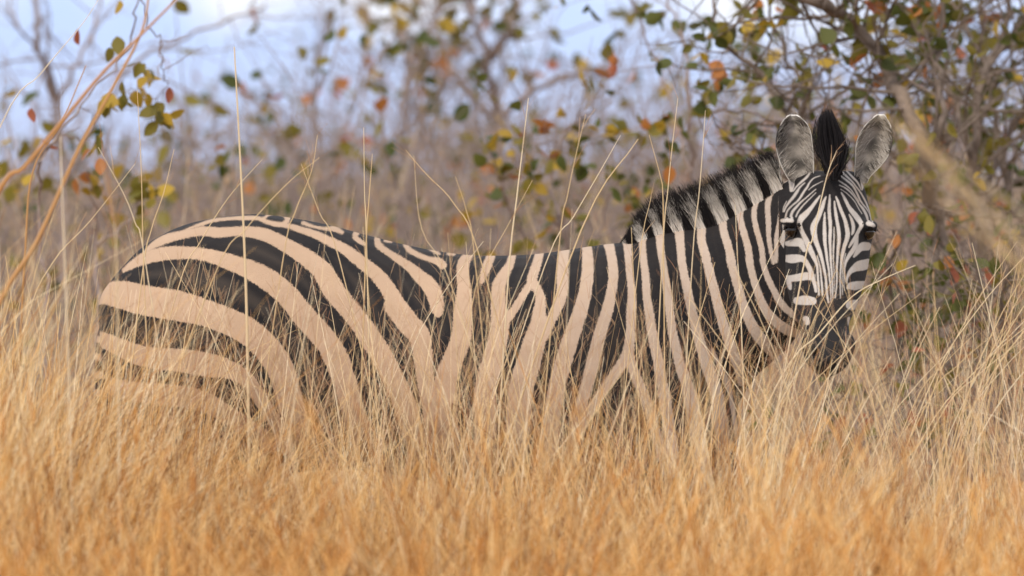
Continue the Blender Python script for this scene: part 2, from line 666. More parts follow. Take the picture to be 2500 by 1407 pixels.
def shrub(name, label, limbs, mix, nleaf, leaf, twigs, twlen, mat, cat='shrub', group=None, Y=0, down=.2, seed=1, leafz=None):
    """limbs: list of (pixel polyline, depth, radius at base, radius at tip); the stems stand on the ground"""
    random.seed(seed)
    BM = ([], [])
    P0 = W(*limbs[0][0][0], limbs[0][1])
    root = empty(name, (P0.x, P0.y, 0))
    anchors = []
    for px, y, r0, r1 in limbs:
        C = catmull([list(W(a, b, y + .10 * math.sin(i * 1.7 + seed))) for i, (a, b) in enumerate(px)], 5)
        n = len(C)
        C[1:, :] += np.array([[random.gauss(0, .006) for _ in range(3)] for _ in range(n - 1)])
        rr = [r0 + (r1 - r0) * (i / (n - 1)) for i in range(n)]
        tube(BM, C, rr, 6)
        for _ in range(max(2, int(twigs * (n / 20)))):
            i = random.randint(int(n * .35), n - 1)
            a = Vector(C[i])
            ax = Vector(C[i] - C[i - 1]).normalized()
            d = (ax * .6 + rvec() * .9).normalized()
            L = twlen * random.uniform(.5, 1.3)
            tp = wander(a, d, L, 6, .22, .03)
            tr = max(.0016, min(rr[i] * .5, .006))
            tube(BM, tp, [tr * (1 - .65 * j / 6) for j in range(7)], 4)
            for j in range(1, 7):
                anchors.append((tp[j], (tp[j] - tp[j - 1]).normalized()))
                if random.random() < .55:
                    d2 = ((tp[j] - tp[j - 1]).normalized() * .5 + rvec()).normalized()
                    t2 = wander(tp[j], d2, L * random.uniform(.25, .6), 4, .25, .02)
                    tube(BM, t2, [tr * .5 * (1 - .6 * q / 4) for q in range(5)], 3)
                    for q in range(1, 5):
                        anchors.append((t2[q], (t2[q] - t2[q - 1]).normalized()))
    build(BM, 'branches', mat, root)
    if leafz:
        anchors = [a for a in anchors if leafz(a[0])]
    random.shuffle(anchors)
    k_ = 0
    for p, d in anchors:
        col_ = pick(mix)
        for _ in range(random.choice((1, 1, 2, 2, 3))):
            if k_ >= nleaf:
                break
            dd = (d * .5 + rvec() * .8 + Vector((0, 0, -down))).normalized()
            put_leaf(root, p, dd, leaf * random.uniform(.65, 1.25), col_ if random.random() < .7 else pick(mix))
            k_ += 1
    tag(root, label, cat, group)
    return root


AUT = {'green': 6, 'olive': 5, 'yellow': .9, 'orange': .8, 'red': .3}
WARM = {'green': 4, 'olive': 5, 'yellow': 2.0, 'orange': .9, 'red': .2}

# right-hand thicket of leafy shrubs just behind the zebra's head
shrub('leafy_shrub', 'leafy shrub with a thick arching brown limb above the zebra ears', [
    ([(2345, 2200), (2330, 1300), (2312, 800), (2290, 560), (2270, 420), (2225, 290), (2165, 170), (2090, 65), (1990, 5), (1880, -60)], 4.2, .030, .015),
    ([(2270, 420), (2300, 300), (2290, 150), (2310, 20), (2330, -120)], 4.2, .011, .004),
    ([(2165, 170), (2180, 320), (2240, 420)], 4.25, .006, .004),
    ([(2090, 65), (2100, -20), (2150, -120)], 4.2, .008, .004),
], AUT, 300, .050, 15, .40, M_BARK, group=None, seed=3)
shrub('leafy_shrub', 'dense green shrub with upright forked stems beside the arching limb', [
    ([(2395, 2150), (2385, 1200), (2388, 700), (2375, 420), (2392, 230), (2440, 90), (2490, -60)], 5.2, .020, .008),
    ([(2388, 560), (2425, 400), (2480, 300), (2560, 180)], 5.2, .011, .005),
    ([(2375, 420), (2330, 250), (2250, 80), (2240, -60)], 5.3, .010, .004),
], {'green': 6, 'olive': 4, 'yellow': .8, 'orange': .8, 'red': .5}, 300, .052, 19, .45, M_BARK, seed=5)
shrub('leafy_shrub', 'thin branched shrub with yellowing leaves rising behind the zebra mane', [
    ([(2000, 2150), (2005, 1200), (1995, 700), (1985, 460), (1930, 310), (1870, 200), (1800, 140), (1750, 70), (1735, -40)], 4.7, .016, .004),
    ([(1985, 460), (1960, 240), (1900, 100), (1850, -60)], 4.7, .008, .003),
    ([(1930, 310), (1800, 270), (1700, 290)], 4.6, .005, .002),
    ([(1995, 700), (2080, 450), (2110, 250), (2150, 60)], 4.8, .010, .004),
], AUT, 200, .048, 13, .34, M_BARK, seed=11)
shrub('leafy_shrub', 'overhanging twig shrub with a few dark leaves, far behind the mane', [
    ([(1690, 2050), (1700, 1200), (1700, 700), (1690, 420), (1680, 220), (1650, 60), (1610, -60)], 6.5, .012, .003),
    ([(1690, 420), (1620, 200), (1560, 40), (1520, -50)], 6.5, .005, .002),
], AUT, 45, .054, 9, .3, M_TWIG, seed=17, leafz=lambda p: p.z > 1.5)
shrub('leafy_shrub', 'low shrub with green leaves behind the zebra muzzle', [
    ([(2180, 2100), (2190, 1300), (2200, 900), (2170, 700), (2190, 560)], 3.4, .012, .004),
    ([(2200, 900), (2280, 760), (2330, 650)], 3.5, .008, .003),
    ([(2190, 1300), (2360, 950), (2420, 760)], 3.5, .010, .004),
    ([(2190, 1300), (2450, 1050), (2500, 900)], 3.6, .009, .004),
], AUT, 300, .050, 26, .34, M_BARK, seed=23)
shrub('leafy_shrub', 'brown stemmed shrub with dull leaves beyond the grass beside the muzzle', [
    ([(2440, 2100), (2430, 1300), (2420, 1000), (2440, 800), (2470, 600)], 2.6, .016, .006),
    ([(2430, 1300), (2330, 1050), (2290, 900)], 2.6, .010, .004),
    ([(2420, 1000), (2500, 850), (2540, 700)], 2.7, .010, .004),
    ([(2430, 1500), (2140, 1150), (2080, 1000), (2060, 940)], 2.7, .010, .004),
], {'green': 3, 'olive': 4, 'red': 1.2, 'orange': .6}, 200, .046, 26, .34, M_BARK, seed=29)

shrub('leafy_shrub', 'crowded shrub of small olive leaves behind the forked stems', [
    ([(2480, 2050), (2470, 1200), (2455, 700), (2460, 450), (2420, 250), (2400, 60), (2380, -80)], 6.4, .018, .007),
    ([(2460, 450), (2510, 250), (2500, 60)], 6.4, .010, .005),
    ([(2455, 700), (2330, 450), (2300, 300), (2270, 200)], 6.4, .010, .005),
], {'green': 5, 'olive': 6, 'yellow': .6, 'orange': .9, 'red': .4}, 300, .052, 24, .42, M_BARK, seed=37)
shrub('leafy_shrub', 'low dull thicket shrub of reddish stems beneath the arching limb', [
    ([(2250, 2000), (2255, 1200), (2260, 900), (2240, 700), (2200, 520)], 5.8, .012, .005),
    ([(2260, 900), (2330, 720), (2390, 560)], 5.8, .010, .004),
    ([(2255, 1000), (2440, 800), (2500, 650)], 5.9, .010, .004),
    ([(2260, 900), (2170, 760), (2140, 640)], 5.7, .008, .004),
], {'green': 3, 'olive': 4, 'red': 1.4, 'orange': 1, 'yellow': .4}, 240, .050, 30, .36, M_TWIG, seed=39)

# shrub with orange and green leaves behind the middle of the back
shrub('autumn_shrub', 'small shrub with orange and green leaves behind the zebra withers', [
    ([(1400, 2000), (1400, 1100), (1395, 750), (1370, 560), (1345, 430), (1380, 330), (1440, 270)], 6.2, .010, .003),
    ([(1395, 750), (1460, 580), (1500, 450), (1570, 340)], 6.2, .006, .002),
    ([(1395, 750), (1290, 600), (1230, 470), (1190, 360)], 6.2, .006, .002),
    ([(1460, 580), (1560, 520), (1620, 430)], 6.3, .004, .002),
], WARM, 200, .048, 15, .24, M_TWIG, seed=31)

# far trees, well out of focus
shrub('slender_tree', 'blurred forked tree with a long side branch and few olive leaves', [
    ([(1235, 1500), (1232, 800), (1225, 500), (1212, 300), (1190, 150), (1150, 20), (1130, -120)], 15.0, .024, .011),
    ([(1215, 300), (1290, 230), (1400, 180), (1500, 170)], 15.0, .014, .007),
    ([(1190, 150), (1250, 60), (1270, -60)], 15.0, .014, .007),
    ([(1212, 300), (1120, 200), (1075, 90), (1060, -40)], 15.0, .013, .006),
], {'green': 3, 'olive': 6, 'yellow': 1.2, 'orange': .5}, 150, .075, 13, .55, M_TWIG, 'tree', seed=41, leafz=lambda p: p.z > 1.95)
shrub('slender_tree', 'blurred upright sapling with olive leaf clumps and bare twigs', [
    ([(985, 1450), (980, 800), (990, 450), (985, 280), (995, 150), (960, 30), (930, -80)], 17.0, .018, .009),
    ([(995, 150), (1060, 60), (1090, -60)], 17.0, .014, .007),
    ([(990, 450), (1070, 260), (1100, 120)], 17.0, .012, .006),
], {'green': 2, 'olive': 6, 'yellow': 1, 'orange': .6}, 120, .075, 12, .55, M_TWIG, 'tree', seed=43, leafz=lambda p: p.z > 1.75)
shrub('bare_tree', 'bare grey forked tree against the pale sky above the rump', [
    ([(165, 1400), (160, 800), (155, 450), (140, 260), (105, 140), (90, 20), (70, -90)], 13.0, .017, .007),
    ([(140, 260), (190, 150), (230, 60), (260, -60)], 13.0, .009, .005),
    ([(155, 450), (300, 190), (420, 110), (560, 50), (650, 20)], 13.2, .009, .004),
    ([(105, 140), (40, 60), (10, -40)], 13.0, .007, .004),
], {'red': 1}, 6, .05, 8, .45, M_TWIG, 'tree', seed=47)
shrub('bare_tree', 'bare purple grey bush of fine twigs left of the olive saplings', [
    ([(780, 1400), (770, 800), (775, 500), (765, 300), (790, 130), (800, 40)], 16.0, .012, .005),
    ([(775, 500), (700, 330), (665, 230)], 16.0, .008, .004),
    ([(775, 500), (850, 300), (890, 150), (900, 30)], 16.0, .009, .004),
], {'red': 2, 'orange': 2}, 18, .06, 11, .45, M_TWIG, 'tree', seed=53, leafz=lambda p: p.z > 1.4)

# the leaning sapling with yellow-green leaves at the left
sap = shrub('leafy_sapling', 'leaning sapling with a few yellow green leaves above the zebra rump', [
    ([(120, 1950), (115, 1000), (100, 560), (95, 400), (170, 300), (260, 190), (320, 90), (345, -20)], 3.6, .006, .002),
    ([(345, -20), (358, 60), (392, 100), (385, 160), (350, 235)], 3.6, .0022, .0014),
    ([(392, 100), (400, 190), (398, 240)], 3.6, .002, .001),
    ([(95, 400), (150, 335), (210, 345)], 3.6, .003, .0015),
], {'olive': 3, 'yellow': 2}, 0, .04, 1, .12, M_TWIG, seed=61)
random.seed(5)
for (px, py, n, c) in [(365, 165, 3, 'olive'), (345, 210, 3, 'yellow'), (395, 255, 4, 'olive'), (410, 290, 3, 'yellow'), (295, 205, 2, 'olive'),
                       (305, 232, 2, 'olive'), (255, 250, 3, 'yellow'), (225, 315, 3, 'olive'), (225, 370, 2, 'orange'), (75, 245, 1, 'red'),
                       (90, 335, 1, 'red'), (280, 100, 2, 'olive'), (300, 5, 1, 'yellow'), (195, 85, 1, 'red'), (400, 210, 1, 'red'), (240, 320, 2, 'yellow'), (360, 180, 3, 'yellow'), (270, 240, 2, 'olive'), (385, 280, 3, 'olive'), (340, 150, 2, 'olive')]:
    for _ in range(n):
        p = W(px + random.gauss(0, 9), py + random.gauss(0, 9), 3.6 + random.gauss(0, .02))
        put_leaf(sap, p, Vector((random.gauss(0, .6), random.gauss(0, .3), -1 + random.gauss(0, .6))), .050 * random.uniform(.8, 1.2), c)
low = shrub('leafy_sapling', 'low shrub of large yellow and green leaves behind the rump grass', [
    ([(235, 1850), (235, 900), (235, 600), (225, 470), (215, 420)], 5.0, .006, .002),
    ([(235, 600), (330, 520), (360, 450)], 5.0, .004, .002),
], {'olive': 3, 'yellow': 2}, 0, .05, 2, .12, M_TWIG, seed=67)
for (px, py, n, c) in [(205, 440, 2, 'orange'), (230, 465, 4, 'yellow'), (235, 450, 2, 'olive'), (330, 470, 4, 'olive'), (365, 465, 4, 'olive'), (350, 490, 3, 'olive'),
                       (55, 470, 2, 'yellow'), (375, 445, 2, 'yellow')]:
    for _ in range(n):
        p = W(px + random.gauss(0, 14), py + random.gauss(0, 12), 5.0 + random.gauss(0, .03))
        put_leaf(low, p, rvec(), .05 * random.uniform(.8, 1.2), c)
mid = shrub('leafy_sapling', 'single dark green leaf tuft on a thin stem above the croup', [
    ([(548, 1700), (545, 900), (545, 600), (540, 450), (545, 380)], 7.5, .005, .002)], {'olive': 1}, 0, .05, 1, .1, M_TWIG, seed=71)
for (px, py, c) in [(540, 400, 'green'), (548, 385, 'olive'), (535, 395, 'green'), (552, 360, 'orange'), (527, 410, 'olive'), (620, 372, 'olive'), (560, 402, 'green')]:
    put_leaf(mid, W(px, py, 7.5), rvec(), .05, c)

# the far thicket: one purple-grey mass of twigs with a few leaves
random.seed(99)
BM = ([], [])
LM = {c: [] for c in M_LEAF}
spots = []
for i in range(190):
    y = 9.5 + 34 * (i / 190) ** 1.1
    half = (y + D) * 1250 / FPX + .9
    x = random.uniform(-1, 1) * half
    spots.append((x, y))
for x, y in spots:
    u = x / ((y + D) * 1250 / FPX)          # -1 left .. 1 right
    top = CAMZ + (y + D) / FPX * (12 + 150 * max(0, min(1, (u + .72) / .6)) + random.gauss(0, 60))
    h = max(.9, top)
    for s in range(15):
        b = Vector((x + random.gauss(0, .16), y + random.gauss(0, .16), -.02))
        d = Vector((random.gauss(0, .22), random.gauss(0, .22), 1))
        L = h * random.uniform(.55, 1.1)
        tp = wander(b, d, L, 6, .12, .06)
        r = random.uniform(.005, .010)
        tube(BM, tp, [r * (1 - .6 * j / 6) for j in range(7)], 3)
        for q in range(6):
            j = random.randint(2, 6)
            d2 = (tp[j] - tp[j - 1]).normalized() * .7 + rvec() * .7
            t2 = wander(tp[j], d2, L * random.uniform(.12, .34), 3, .3, .03)
            tube(BM, t2, [r * .5, r * .4, r * .3, r * .2], 3)
            if random.random() < .3:
                for e in range(1, 4):
                    if random.random() < .6:
                        LM[pick({'green': 2, 'olive': 4, 'yellow': 1.4, 'orange': .5, 'red': .2})].append((t2[e], rvec(), random.uniform(.045, .09)))
th = build(BM, 'brush_thicket', M_TWIG)
tag(th, 'far purple grey thicket of bare twigs, fully out of focus', 'thicket', kind='stuff')
for c, L in LM.items():
    if not L:
        continue
    src = LEAVES[c][0]
    v0 = np.array([v.co for v in src.vertices])
    f0 = np.array([list(p.vertices) for p in src.polygons])
    VV, FF = [], []
    for i, (p, d, s) in enumerate(L):
        q = np.array((Vector(d).to_track_quat('Y', 'Z') @ Quaternion((0, 1, 0), random.uniform(0, 6))).to_matrix())
        VV.append(v0 @ q.T * s + np.array(p))
        FF.append(f0 + len(v0) * i)
    lo = link('leaves', mesh_np('leaves', np.vstack(VV), np.vstack(FF), True), M_LEAF[c], th)
    lo['kind'] = 'stuff'

# ------------------------------------------------------------------ single stalks and reeds
def stalk(name, px, Y, wpx, mat, label, cat='grass', group=None, heads=0, head_len=.1, spread=None):
    """px: visible polyline from the lowest to the highest pixel; the stem is carried on down to the ground"""
    P = [W(a, b, Y) for a, b in px]
    d = (P[1] - P[0]).normalized()
    down = []
    if P[0].z > .05:
        m = P[0] * 1
        k = P[0].z / max(.35, d.z)
        foot = Vector((P[0].x - d.x * k * .55, Y, -.01))
        down = [foot, P[0].lerp(foot, .45) - d * .02]
    C = catmull([list(p) for p in down + P], 5)
    r = wpx * scale_at(Y) * .5
    n = len(C)
    BMs = ([], [])
    tube(BMs, C, [r * (1.15 - .75 * (i / (n - 1)) ** 1.5) for i in range(n)], 5)
    base = Vector((C[0][0], Y, 0))
    root = empty(name, base)
    so = build(BMs, 'stem', mat, root)
    so_n = len(so.data.vertices)
    attr(so.data, 'tone', np.full(so_n, random.uniform(.3, 1)))
    attr(so.data, 'along', np.repeat(np.linspace(.2, 1, n), 5))
    if heads:
        Q, S = [], []
        ax = Vector(C[-1] - C[-4]).normalized()
        for _ in range(heads):
            f = random.uniform(.0, 1) ** .8
            i = n - 1 - int(f * (min(8, n - 2) if spread is None else (n - 2) * spread))
            b = Vector(C[i])
            dd = (ax * 1.3 + rvec() * .6).normalized()
            L = head_len * random.uniform(.4, 1)
            Q.append([list(b + dd * L * t_ + Vector((0, 0, -.15 * L * t_ * t_))) for t_ in (0, .5, 1)])
        ribbons('seed_head', np.array(Q), np.full(len(Q), .0013), side_of(len(Q)), rng.uniform(0, 1, len(Q)), .4, M_PANICLE if spread is None else M_STALK, root)['kind'] = 'stuff'
    tag(root, label, cat, group)
    return root


random.seed(21)
stalk('reed', [(-30, 520), (60, 410), (150, 300), (250, 180), (330, 100), (450, -20)], -3.6, 13, M_REED, 'thick orange reed leaning right across the sky above the rump', 'reed')
stalk('reed', [(-25, 800), (90, 590), (190, 370), (270, 225), (345, 80), (365, -20)], -3.2, 12, M_REED, 'steeper orange reed crossing below the thick leaning reed', 'reed')
stalk('reed', [(60, 640), (80, 420), (150, 300), (210, 160)], 1.5, 6, M_REED, 'short dull reed tip standing beside the leaning reeds', 'reed')
stalk('grass_stalk', [(604, 860), (598, 640), (588, 420), (572, 115)], -1.2, 8, M_STALK, 'tallest upright pale stalk rising in front of the croup', heads=0)
stalk('grass_stalk', [(1558, 900), (1420, 560), (1558, 340)][1:], -1.0, 5, M_STALK, 'straight white stalk slanting right in front of the withers')
stalk('grass_stalk', [(1900, 935), (2000, 815), (2081, 724), (2160, 680), (2235, 648)], -1.2, 4, M_STALK, 'bent pale stalk crossing the zebra muzzle')
stalk('grass_stalk', [(1960, 660), (1982, 590), (2002, 500), (2022, 420), (2043, 368)], -.95, 4, M_STALK, 'stalk with a reddish seed head in front of the forehead', heads=14, head_len=.05)
stalk('grass_stalk', [(290, 1050), (287, 800), (283, 600), (270, 480)], -4.0, 5, M_STALK, 'broad out of focus straw stalk before the rump end', heads=30, head_len=.16)
stalk('grass_stalk', [(170, 1000), (160, 700), (150, 420), (148, 330)], -3.5, 5, M_STALK, 'blurred upright straw stalk beside the leaning reeds')
G = 'thin pale stalks along the zebra back'
Lb = 'thin pale grass stalk rising above the line of the zebra back'
for px, Y, wd, hd in [
    ([(1240, 690), (1262, 480), (1275, 370), (1290, 240)], -.9, 4.5, 10),
    ([(1365, 600), (1385, 480), (1408, 370), (1430, 280)], -1.4, 3, 4),
    ([(1330, 650), (1400, 530), (1470, 410), (1515, 330)], -.8, 3, 0),
    ([(895, 600), (890, 470), (888, 312)], -.7, 3.5, 0),
    ([(893, 620), (900, 500), (909, 376)], -.9, 4, 0),
    ([(1175, 640), (1110, 500), (1040, 425), (990, 366)], -1.1, 3.2, 5),
    ([(1160, 640), (1140, 520), (1112, 432)], -1.5, 3, 0),
    ([(1620, 600), (1618, 470), (1612, 430), (1585, 330)], -.75, 3.2, 0),
    ([(1618, 610), (1630, 470), (1642, 350), (1655, 240)], -.85, 3.2, 3),
    ([(1690, 640), (1706, 480), (1716, 360), (1722, 270)], -.9, 3, 3),
    ([(345, 690), (370, 560), (400, 470), (425, 365)], -1.0, 3.4, 0),
    ([(355, 640), (330, 545), (300, 470), (240, 360)], -1.3, 3.2, 6),
    ([(430, 720), (490, 590), (560, 480), (640, 390)], -.8, 3.0, 8),
    ([(520, 680), (600, 560), (700, 450), (780, 385)], -1.5, 3.0, 8),
    ([(360, 900), (350, 640), (345, 420), (335, 220)], -.9, 3.4, 0),
    ([(690, 640), (720, 520), (760, 420), (775, 330)], -1.2, 3.2, 7),
    ([(830, 640), (780, 520), (735, 400)], -.9, 3.2, 5),
    ([(1490, 560), (1560, 640), (1590, 480)][1:], -.8, 3, 4),
    ([(1810, 800), (1800, 620), (1795, 500)], -.9, 3.5, 4),
    ([(1150, 760), (1180, 660), (1235, 560), (1300, 440)], -1.2, 2.6, 6),
    ([(990, 900), (1080, 720), (1180, 590)], -.8, 3, 5),
    ([(1010, 380), (1030, 560), (1110, 720)][::-1], -1.4, 2.6, 3),
    ([(60, 800), (130, 640), (220, 540), (330, 400)], -1.0, 3.2, 6),
    ([(-10, 330), (100, 180), (200, 60), (240, 0)], -1.6, 3.2, 0),
]:
    stalk('grass_stalk', px, Y, wd, M_STALK, Lb, 'grass', G, hd, .09)
G2 = 'slanting stalks beside the zebra chest'
Lb2 = 'slanting pale grass stalk beside the zebra chest and muzzle'
for i in range(34):
    x0 = random.choice((random.uniform(1860, 1960), random.uniform(2040, 2430), random.uniform(2100, 2430)))
    y0 = random.uniform(950, 1120)
    sl_ = random.choice([.9, .75, .6, .45, .25, -.35, -.6])+random.uniform(-.1, .1)
    hh = random.uniform(180, 400)
    stalk('grass_stalk', [(x0, y0), (x0 + sl_ * hh * .5, y0 - hh * .55), (x0 + sl_ * hh * 1.1, y0 - hh)], random.uniform(-1.6, -.8), random.uniform(2.4, 4), M_STALK, Lb2, 'grass', G2, random.choice([0, 0, 4, 7]), .08)
G3 = 'blurred seed heads at the right'
for px in ([(2600, 740), (2470, 580), (2340, 450), (2225, 345)], [(2640, 680), (2520, 540), (2390, 440), (2270, 380)], [(2600, 800), (2460, 630), (2360, 540), (2270, 450)], [(2560, 800), (2440, 600), (2310, 420), (2235, 330)]):
    stalk('grass_stalk', px, -8.0, 4, M_STALK, 'broad blurred straw stalk leaning left beside the far ear', 'grass', G3, 70, .13, spread=.8)

# ------------------------------------------------------------------ zebra
# pale stripes traced as centre lines: (x, y, full width) in the frame of a detail view (origin x, origin y, scale)
VIEW = {'A': (200, 480, 2.706), 'B': (900, 540, 2.5125), 'C': (1450, 330, 1.827), 'F': (1890, 400, 7.033), 'G': (1890, 540, 7.033), 'H': (1890, 720, 6.396), 'N': (1500, 360, 5.026)}
BODY = [
    ('A', [(640, 235, 6), (740, 197, 20), (850, 162, 24), (950, 149, 20), (1060, 144, 28), (1150, 146, 28), (1190, 160, 24), (1250, 180, 30), (1340, 192, 32), (1420, 215, 38), (1520, 247, 48), (1620, 292, 56), (1720, 342, 66), (1800, 400, 76), (1880, 460, 84), (1950, 520, 90), (2010, 590, 98), (2050, 660, 104), (2100, 740, 118), (2165, 830, 130)]),
    ('B', [(160, 520, 128), (240, 620, 132), (310, 695, 132), (330, 780, 122), (340, 870, 112), (350, 970, 104), (370, 1080, 100)]),
    ('A', [(1190, 152, 24), (1215, 126, 14), (1265, 118, 12), (1322, 125, 20), (1348, 152, 34), (1330, 184, 30)]),
    ('A', [(380, 392, 10), (450, 330, 42), (530, 288, 62), (620, 262, 56), (720, 240, 56), (800, 230, 62), (900, 240, 66), (1000, 232, 60), (1100, 235, 72), (1200, 252, 82), (1280, 286, 86), (1360, 332, 92), (1440, 378, 104), (1520, 432, 116), (1590, 492, 128), (1630, 560, 140), (1680, 640, 140), (1750, 722, 134), (1830, 820, 132), (1900, 920, 140), (1960, 1010, 142), (2010, 1100, 142), (2060, 1200, 142), (2110, 1310, 145), (2150, 1420, 150)]),
    ('A', [(262, 490, 30), (340, 442, 62), (420, 405, 82), (520, 382, 88), (640, 372, 84), (760, 377, 78), (860, 397, 88), (960, 428, 102), (1050, 458, 112), (1140, 495, 126), (1230, 548, 140), (1310, 605, 142), (1380, 675, 144), (1440, 752, 150), (1510, 832, 152), (1580, 905, 152), (1640, 985, 154), (1690, 1080, 160), (1725, 1180, 155), (1760, 1290, 150)]),
    ('A', [(60, 700, 60), (130, 655, 120), (200, 648, 165), (300, 660, 190), (400, 685, 196), (500, 700, 198), (600, 715, 200), (700, 735, 190), (800, 762, 176), (900, 795, 172), (1000, 835, 174), (1080, 875, 176), (1160, 935, 176), (1230, 1005, 176), (1290, 1085, 176), (1330, 1170, 174), (1360, 1270, 170)]),
    ('A', [(60, 930, 60), (120, 950, 100), (250, 1000, 120), (350, 1040, 130), (480, 1065, 140), (700, 1085, 155), (850, 1112, 155), (980, 1140, 120), (1090, 1200, 100), (1150, 1280, 90)]),
    ('A', [(100, 1240, 100), (350, 1290, 130), (600, 1310, 140), (800, 1350, 140), (950, 1430, 120)]),
    ('A', [(1452, 176, 24), (1520, 200, 18), (1600, 215, 20), (1660, 216, 34), (1712, 240, 22)]),
    ('A', [(1808, 236, 40), (1800, 270, 32), (1838, 302, 30), (1866, 316, 20)]),
    ('B', [(45, 112, 30), (58, 150, 40), (110, 190, 36), (180, 235, 46), (250, 282, 56), (310, 337, 76), (370, 392, 92), (405, 452, 96), (420, 520, 84), (426, 565, 50)]),
    ('B', [(95, 124, 16), (132, 130, 14)]),
    ('B', [(210, 135, 20), (240, 175, 30), (300, 210, 30), (370, 236, 30), (425, 250, 48), (452, 272, 50)]),
    ('B', [(355, 165, 14), (400, 190, 18), (432, 205, 12)]),
    ('B', [(484, 204, 18), (520, 206, 20)]),
    ('B', [(615, 210, 50), (582, 260, 74), (576, 330, 76), (585, 400, 82), (585, 480, 102), (578, 560, 114), (575, 640, 120), (565, 720, 122), (537, 800, 124), (510, 870, 126), (482, 940, 132), (466, 1020, 140), (466, 1100, 146), (476, 1200, 144), (482, 1320, 142)]),
    ('B', [(748, 222, 52), (720, 290, 56), (700, 350, 36), (690, 386, 14)]),
    ('B', [(882, 215, 42), (865, 270, 50), (830, 330, 66), (800, 390, 80), (795, 460, 86), (795, 540, 92), (805, 600, 112), (800, 680, 118), (785, 760, 122), (760, 850, 126), (737, 940, 130), (717, 1030, 132), (712, 1110, 132), (715, 1230, 130)]),
    ('B', [(1052, 195, 50), (1030, 270, 56), (1006, 340, 62), (996, 390, 52)]),
    ('B', [(996, 385, 46), (960, 432, 44), (920, 500, 46), (880, 560, 50), (838, 605, 62)]),
    ('B', [(1010, 370, 46), (1040, 430, 54), (1055, 490, 62), (1046, 560, 82), (1040, 640, 102), (1020, 720, 130), (1000, 800, 140), (976, 880, 146), (950, 960, 148), (932, 1050, 148), (920, 1180, 146)]),
    ('B', [(1212, 152, 56), (1196, 220, 66), (1190, 290, 70), (1190, 370, 72), (1185, 450, 66), (1156, 530, 62), (1116, 610, 62), (1080, 680, 72), (1050, 720, 70)]),
    ('B', [(1340, 135, 56), (1345, 220, 66), (1345, 300, 72), (1335, 390, 76), (1320, 470, 82), (1295, 560, 88), (1262, 650, 92), (1232, 740, 100), (1202, 830, 102), (1176, 920, 102), (1156, 1000, 102), (1140, 1090, 102), (1125, 1200, 102)]),
    ('B', [(1474, 132, 66), (1490, 210, 56), (1500, 290, 60), (1500, 370, 60), (1486, 450, 62), (1466, 540, 70), (1440, 620, 72), (1416, 700, 76), (1395, 780, 80), (1375, 860, 82), (1350, 960, 78), (1320, 1060, 74), (1290, 1180, 70)]),
    ('B', [(1590, 128, 52), (1595, 210, 45), (1600, 300, 42), (1610, 390, 46), (1615, 480, 52), (1610, 560, 60), (1606, 650, 56), (1600, 740, 62), (1585, 820, 72), (1540, 890, 62), (1490, 960, 60), (1430, 1050, 56), (1370, 1140, 52)]),
    ('B', [(1590, 800, 66), (1612, 880, 60), (1640, 960, 60), (1680, 1050, 60), (1720, 1160, 60)]),
    ('C', [(232, 440, 34), (220, 480, 30), (224, 560, 31), (232, 640, 34), (236, 720, 36), (248, 800, 40), (262, 900, 44), (285, 1000, 46), (300, 1090, 48), (320, 1200, 52)]),
    ('C', [(298, 420, 38), (300, 500, 33), (310, 570, 32), (320, 640, 33), (330, 720, 36), (340, 800, 38), (350, 880, 40), (368, 960, 43), (385, 1030, 46), (410, 1100, 50), (430, 1180, 58), (455, 1300, 66)]),
    ('C', [(384, 420, 42), (390, 500, 36), (396, 570, 36), (410, 650, 38), (426, 730, 40), (445, 810, 42), (466, 900, 46), (490, 980, 50), (516, 1060, 55), (545, 1140, 58), (562, 1240, 60)]),
    ('N', [(1080, 930, 120), (1082, 1010, 108), (1078, 1100, 100), (1090, 1200, 105), (1120, 1300, 108), (1140, 1400, 110)]),
    ('C', [(512, 585, 39), (527, 645, 40), (546, 720, 42), (566, 800, 42), (590, 880, 45), (620, 960, 46), (648, 1040, 42), (665, 1110, 34)]),
    ('C', [(530, 960, 14), (570, 1050, 22), (600, 1110, 25), (612, 1165, 20)]),
    ('N', [(1330, 790, 130), (1340, 880, 100), (1345, 980, 92), (1365, 1080, 94), (1395, 1180, 96), (1420, 1280, 96), (1450, 1400, 98)]),
    ('C', [(610, 555, 35), (640, 660, 38), (662, 740, 40), (692, 820, 45), (730, 888, 50), (772, 940, 50), (815, 980, 46), (860, 1000, 36)]),
    ('N', [(1555, 640, 130), (1560, 740, 90), (1550, 830, 78), (1565, 930, 76), (1590, 1030, 80), (1620, 1130, 82), (1650, 1250, 82), (1670, 1400, 84)]),
    ('C', [(692, 545, 30), (706, 612, 30), (726, 682, 32), (756, 760, 36), (800, 822, 42), (862, 870, 44), (925, 892, 36)]),
    ('N', [(1770, 520, 125), (1770, 600, 80), (1740, 690, 66), (1725, 790, 60), (1725, 880, 62), (1745, 980, 64), (1775, 1100, 66), (1805, 1220, 66), (1830, 1400, 62)]),
    ('C', [(752, 560, 23), (772, 625, 25), (802, 692, 27), (842, 760, 30), (890, 802, 28), (925, 832, 22)]),
    ('N', [(1980, 400, 110), (1965, 480, 80), (1920, 560, 72), (1895, 660, 66), (1885, 760, 62), (1890, 860, 60), (1895, 960, 56), (1895, 1080, 52), (1910, 1200, 52), (1930, 1320, 46), (1950, 1420, 36)]),
    ('N', [(2150, 350, 30), (2090, 440, 62), (2060, 560, 68), (2050, 680, 64), (2045, 800, 60), (2030, 900, 56), (2010, 1000, 54), (1990, 1100, 50), (1985, 1250, 46), (1985, 1400, 40)]),
]
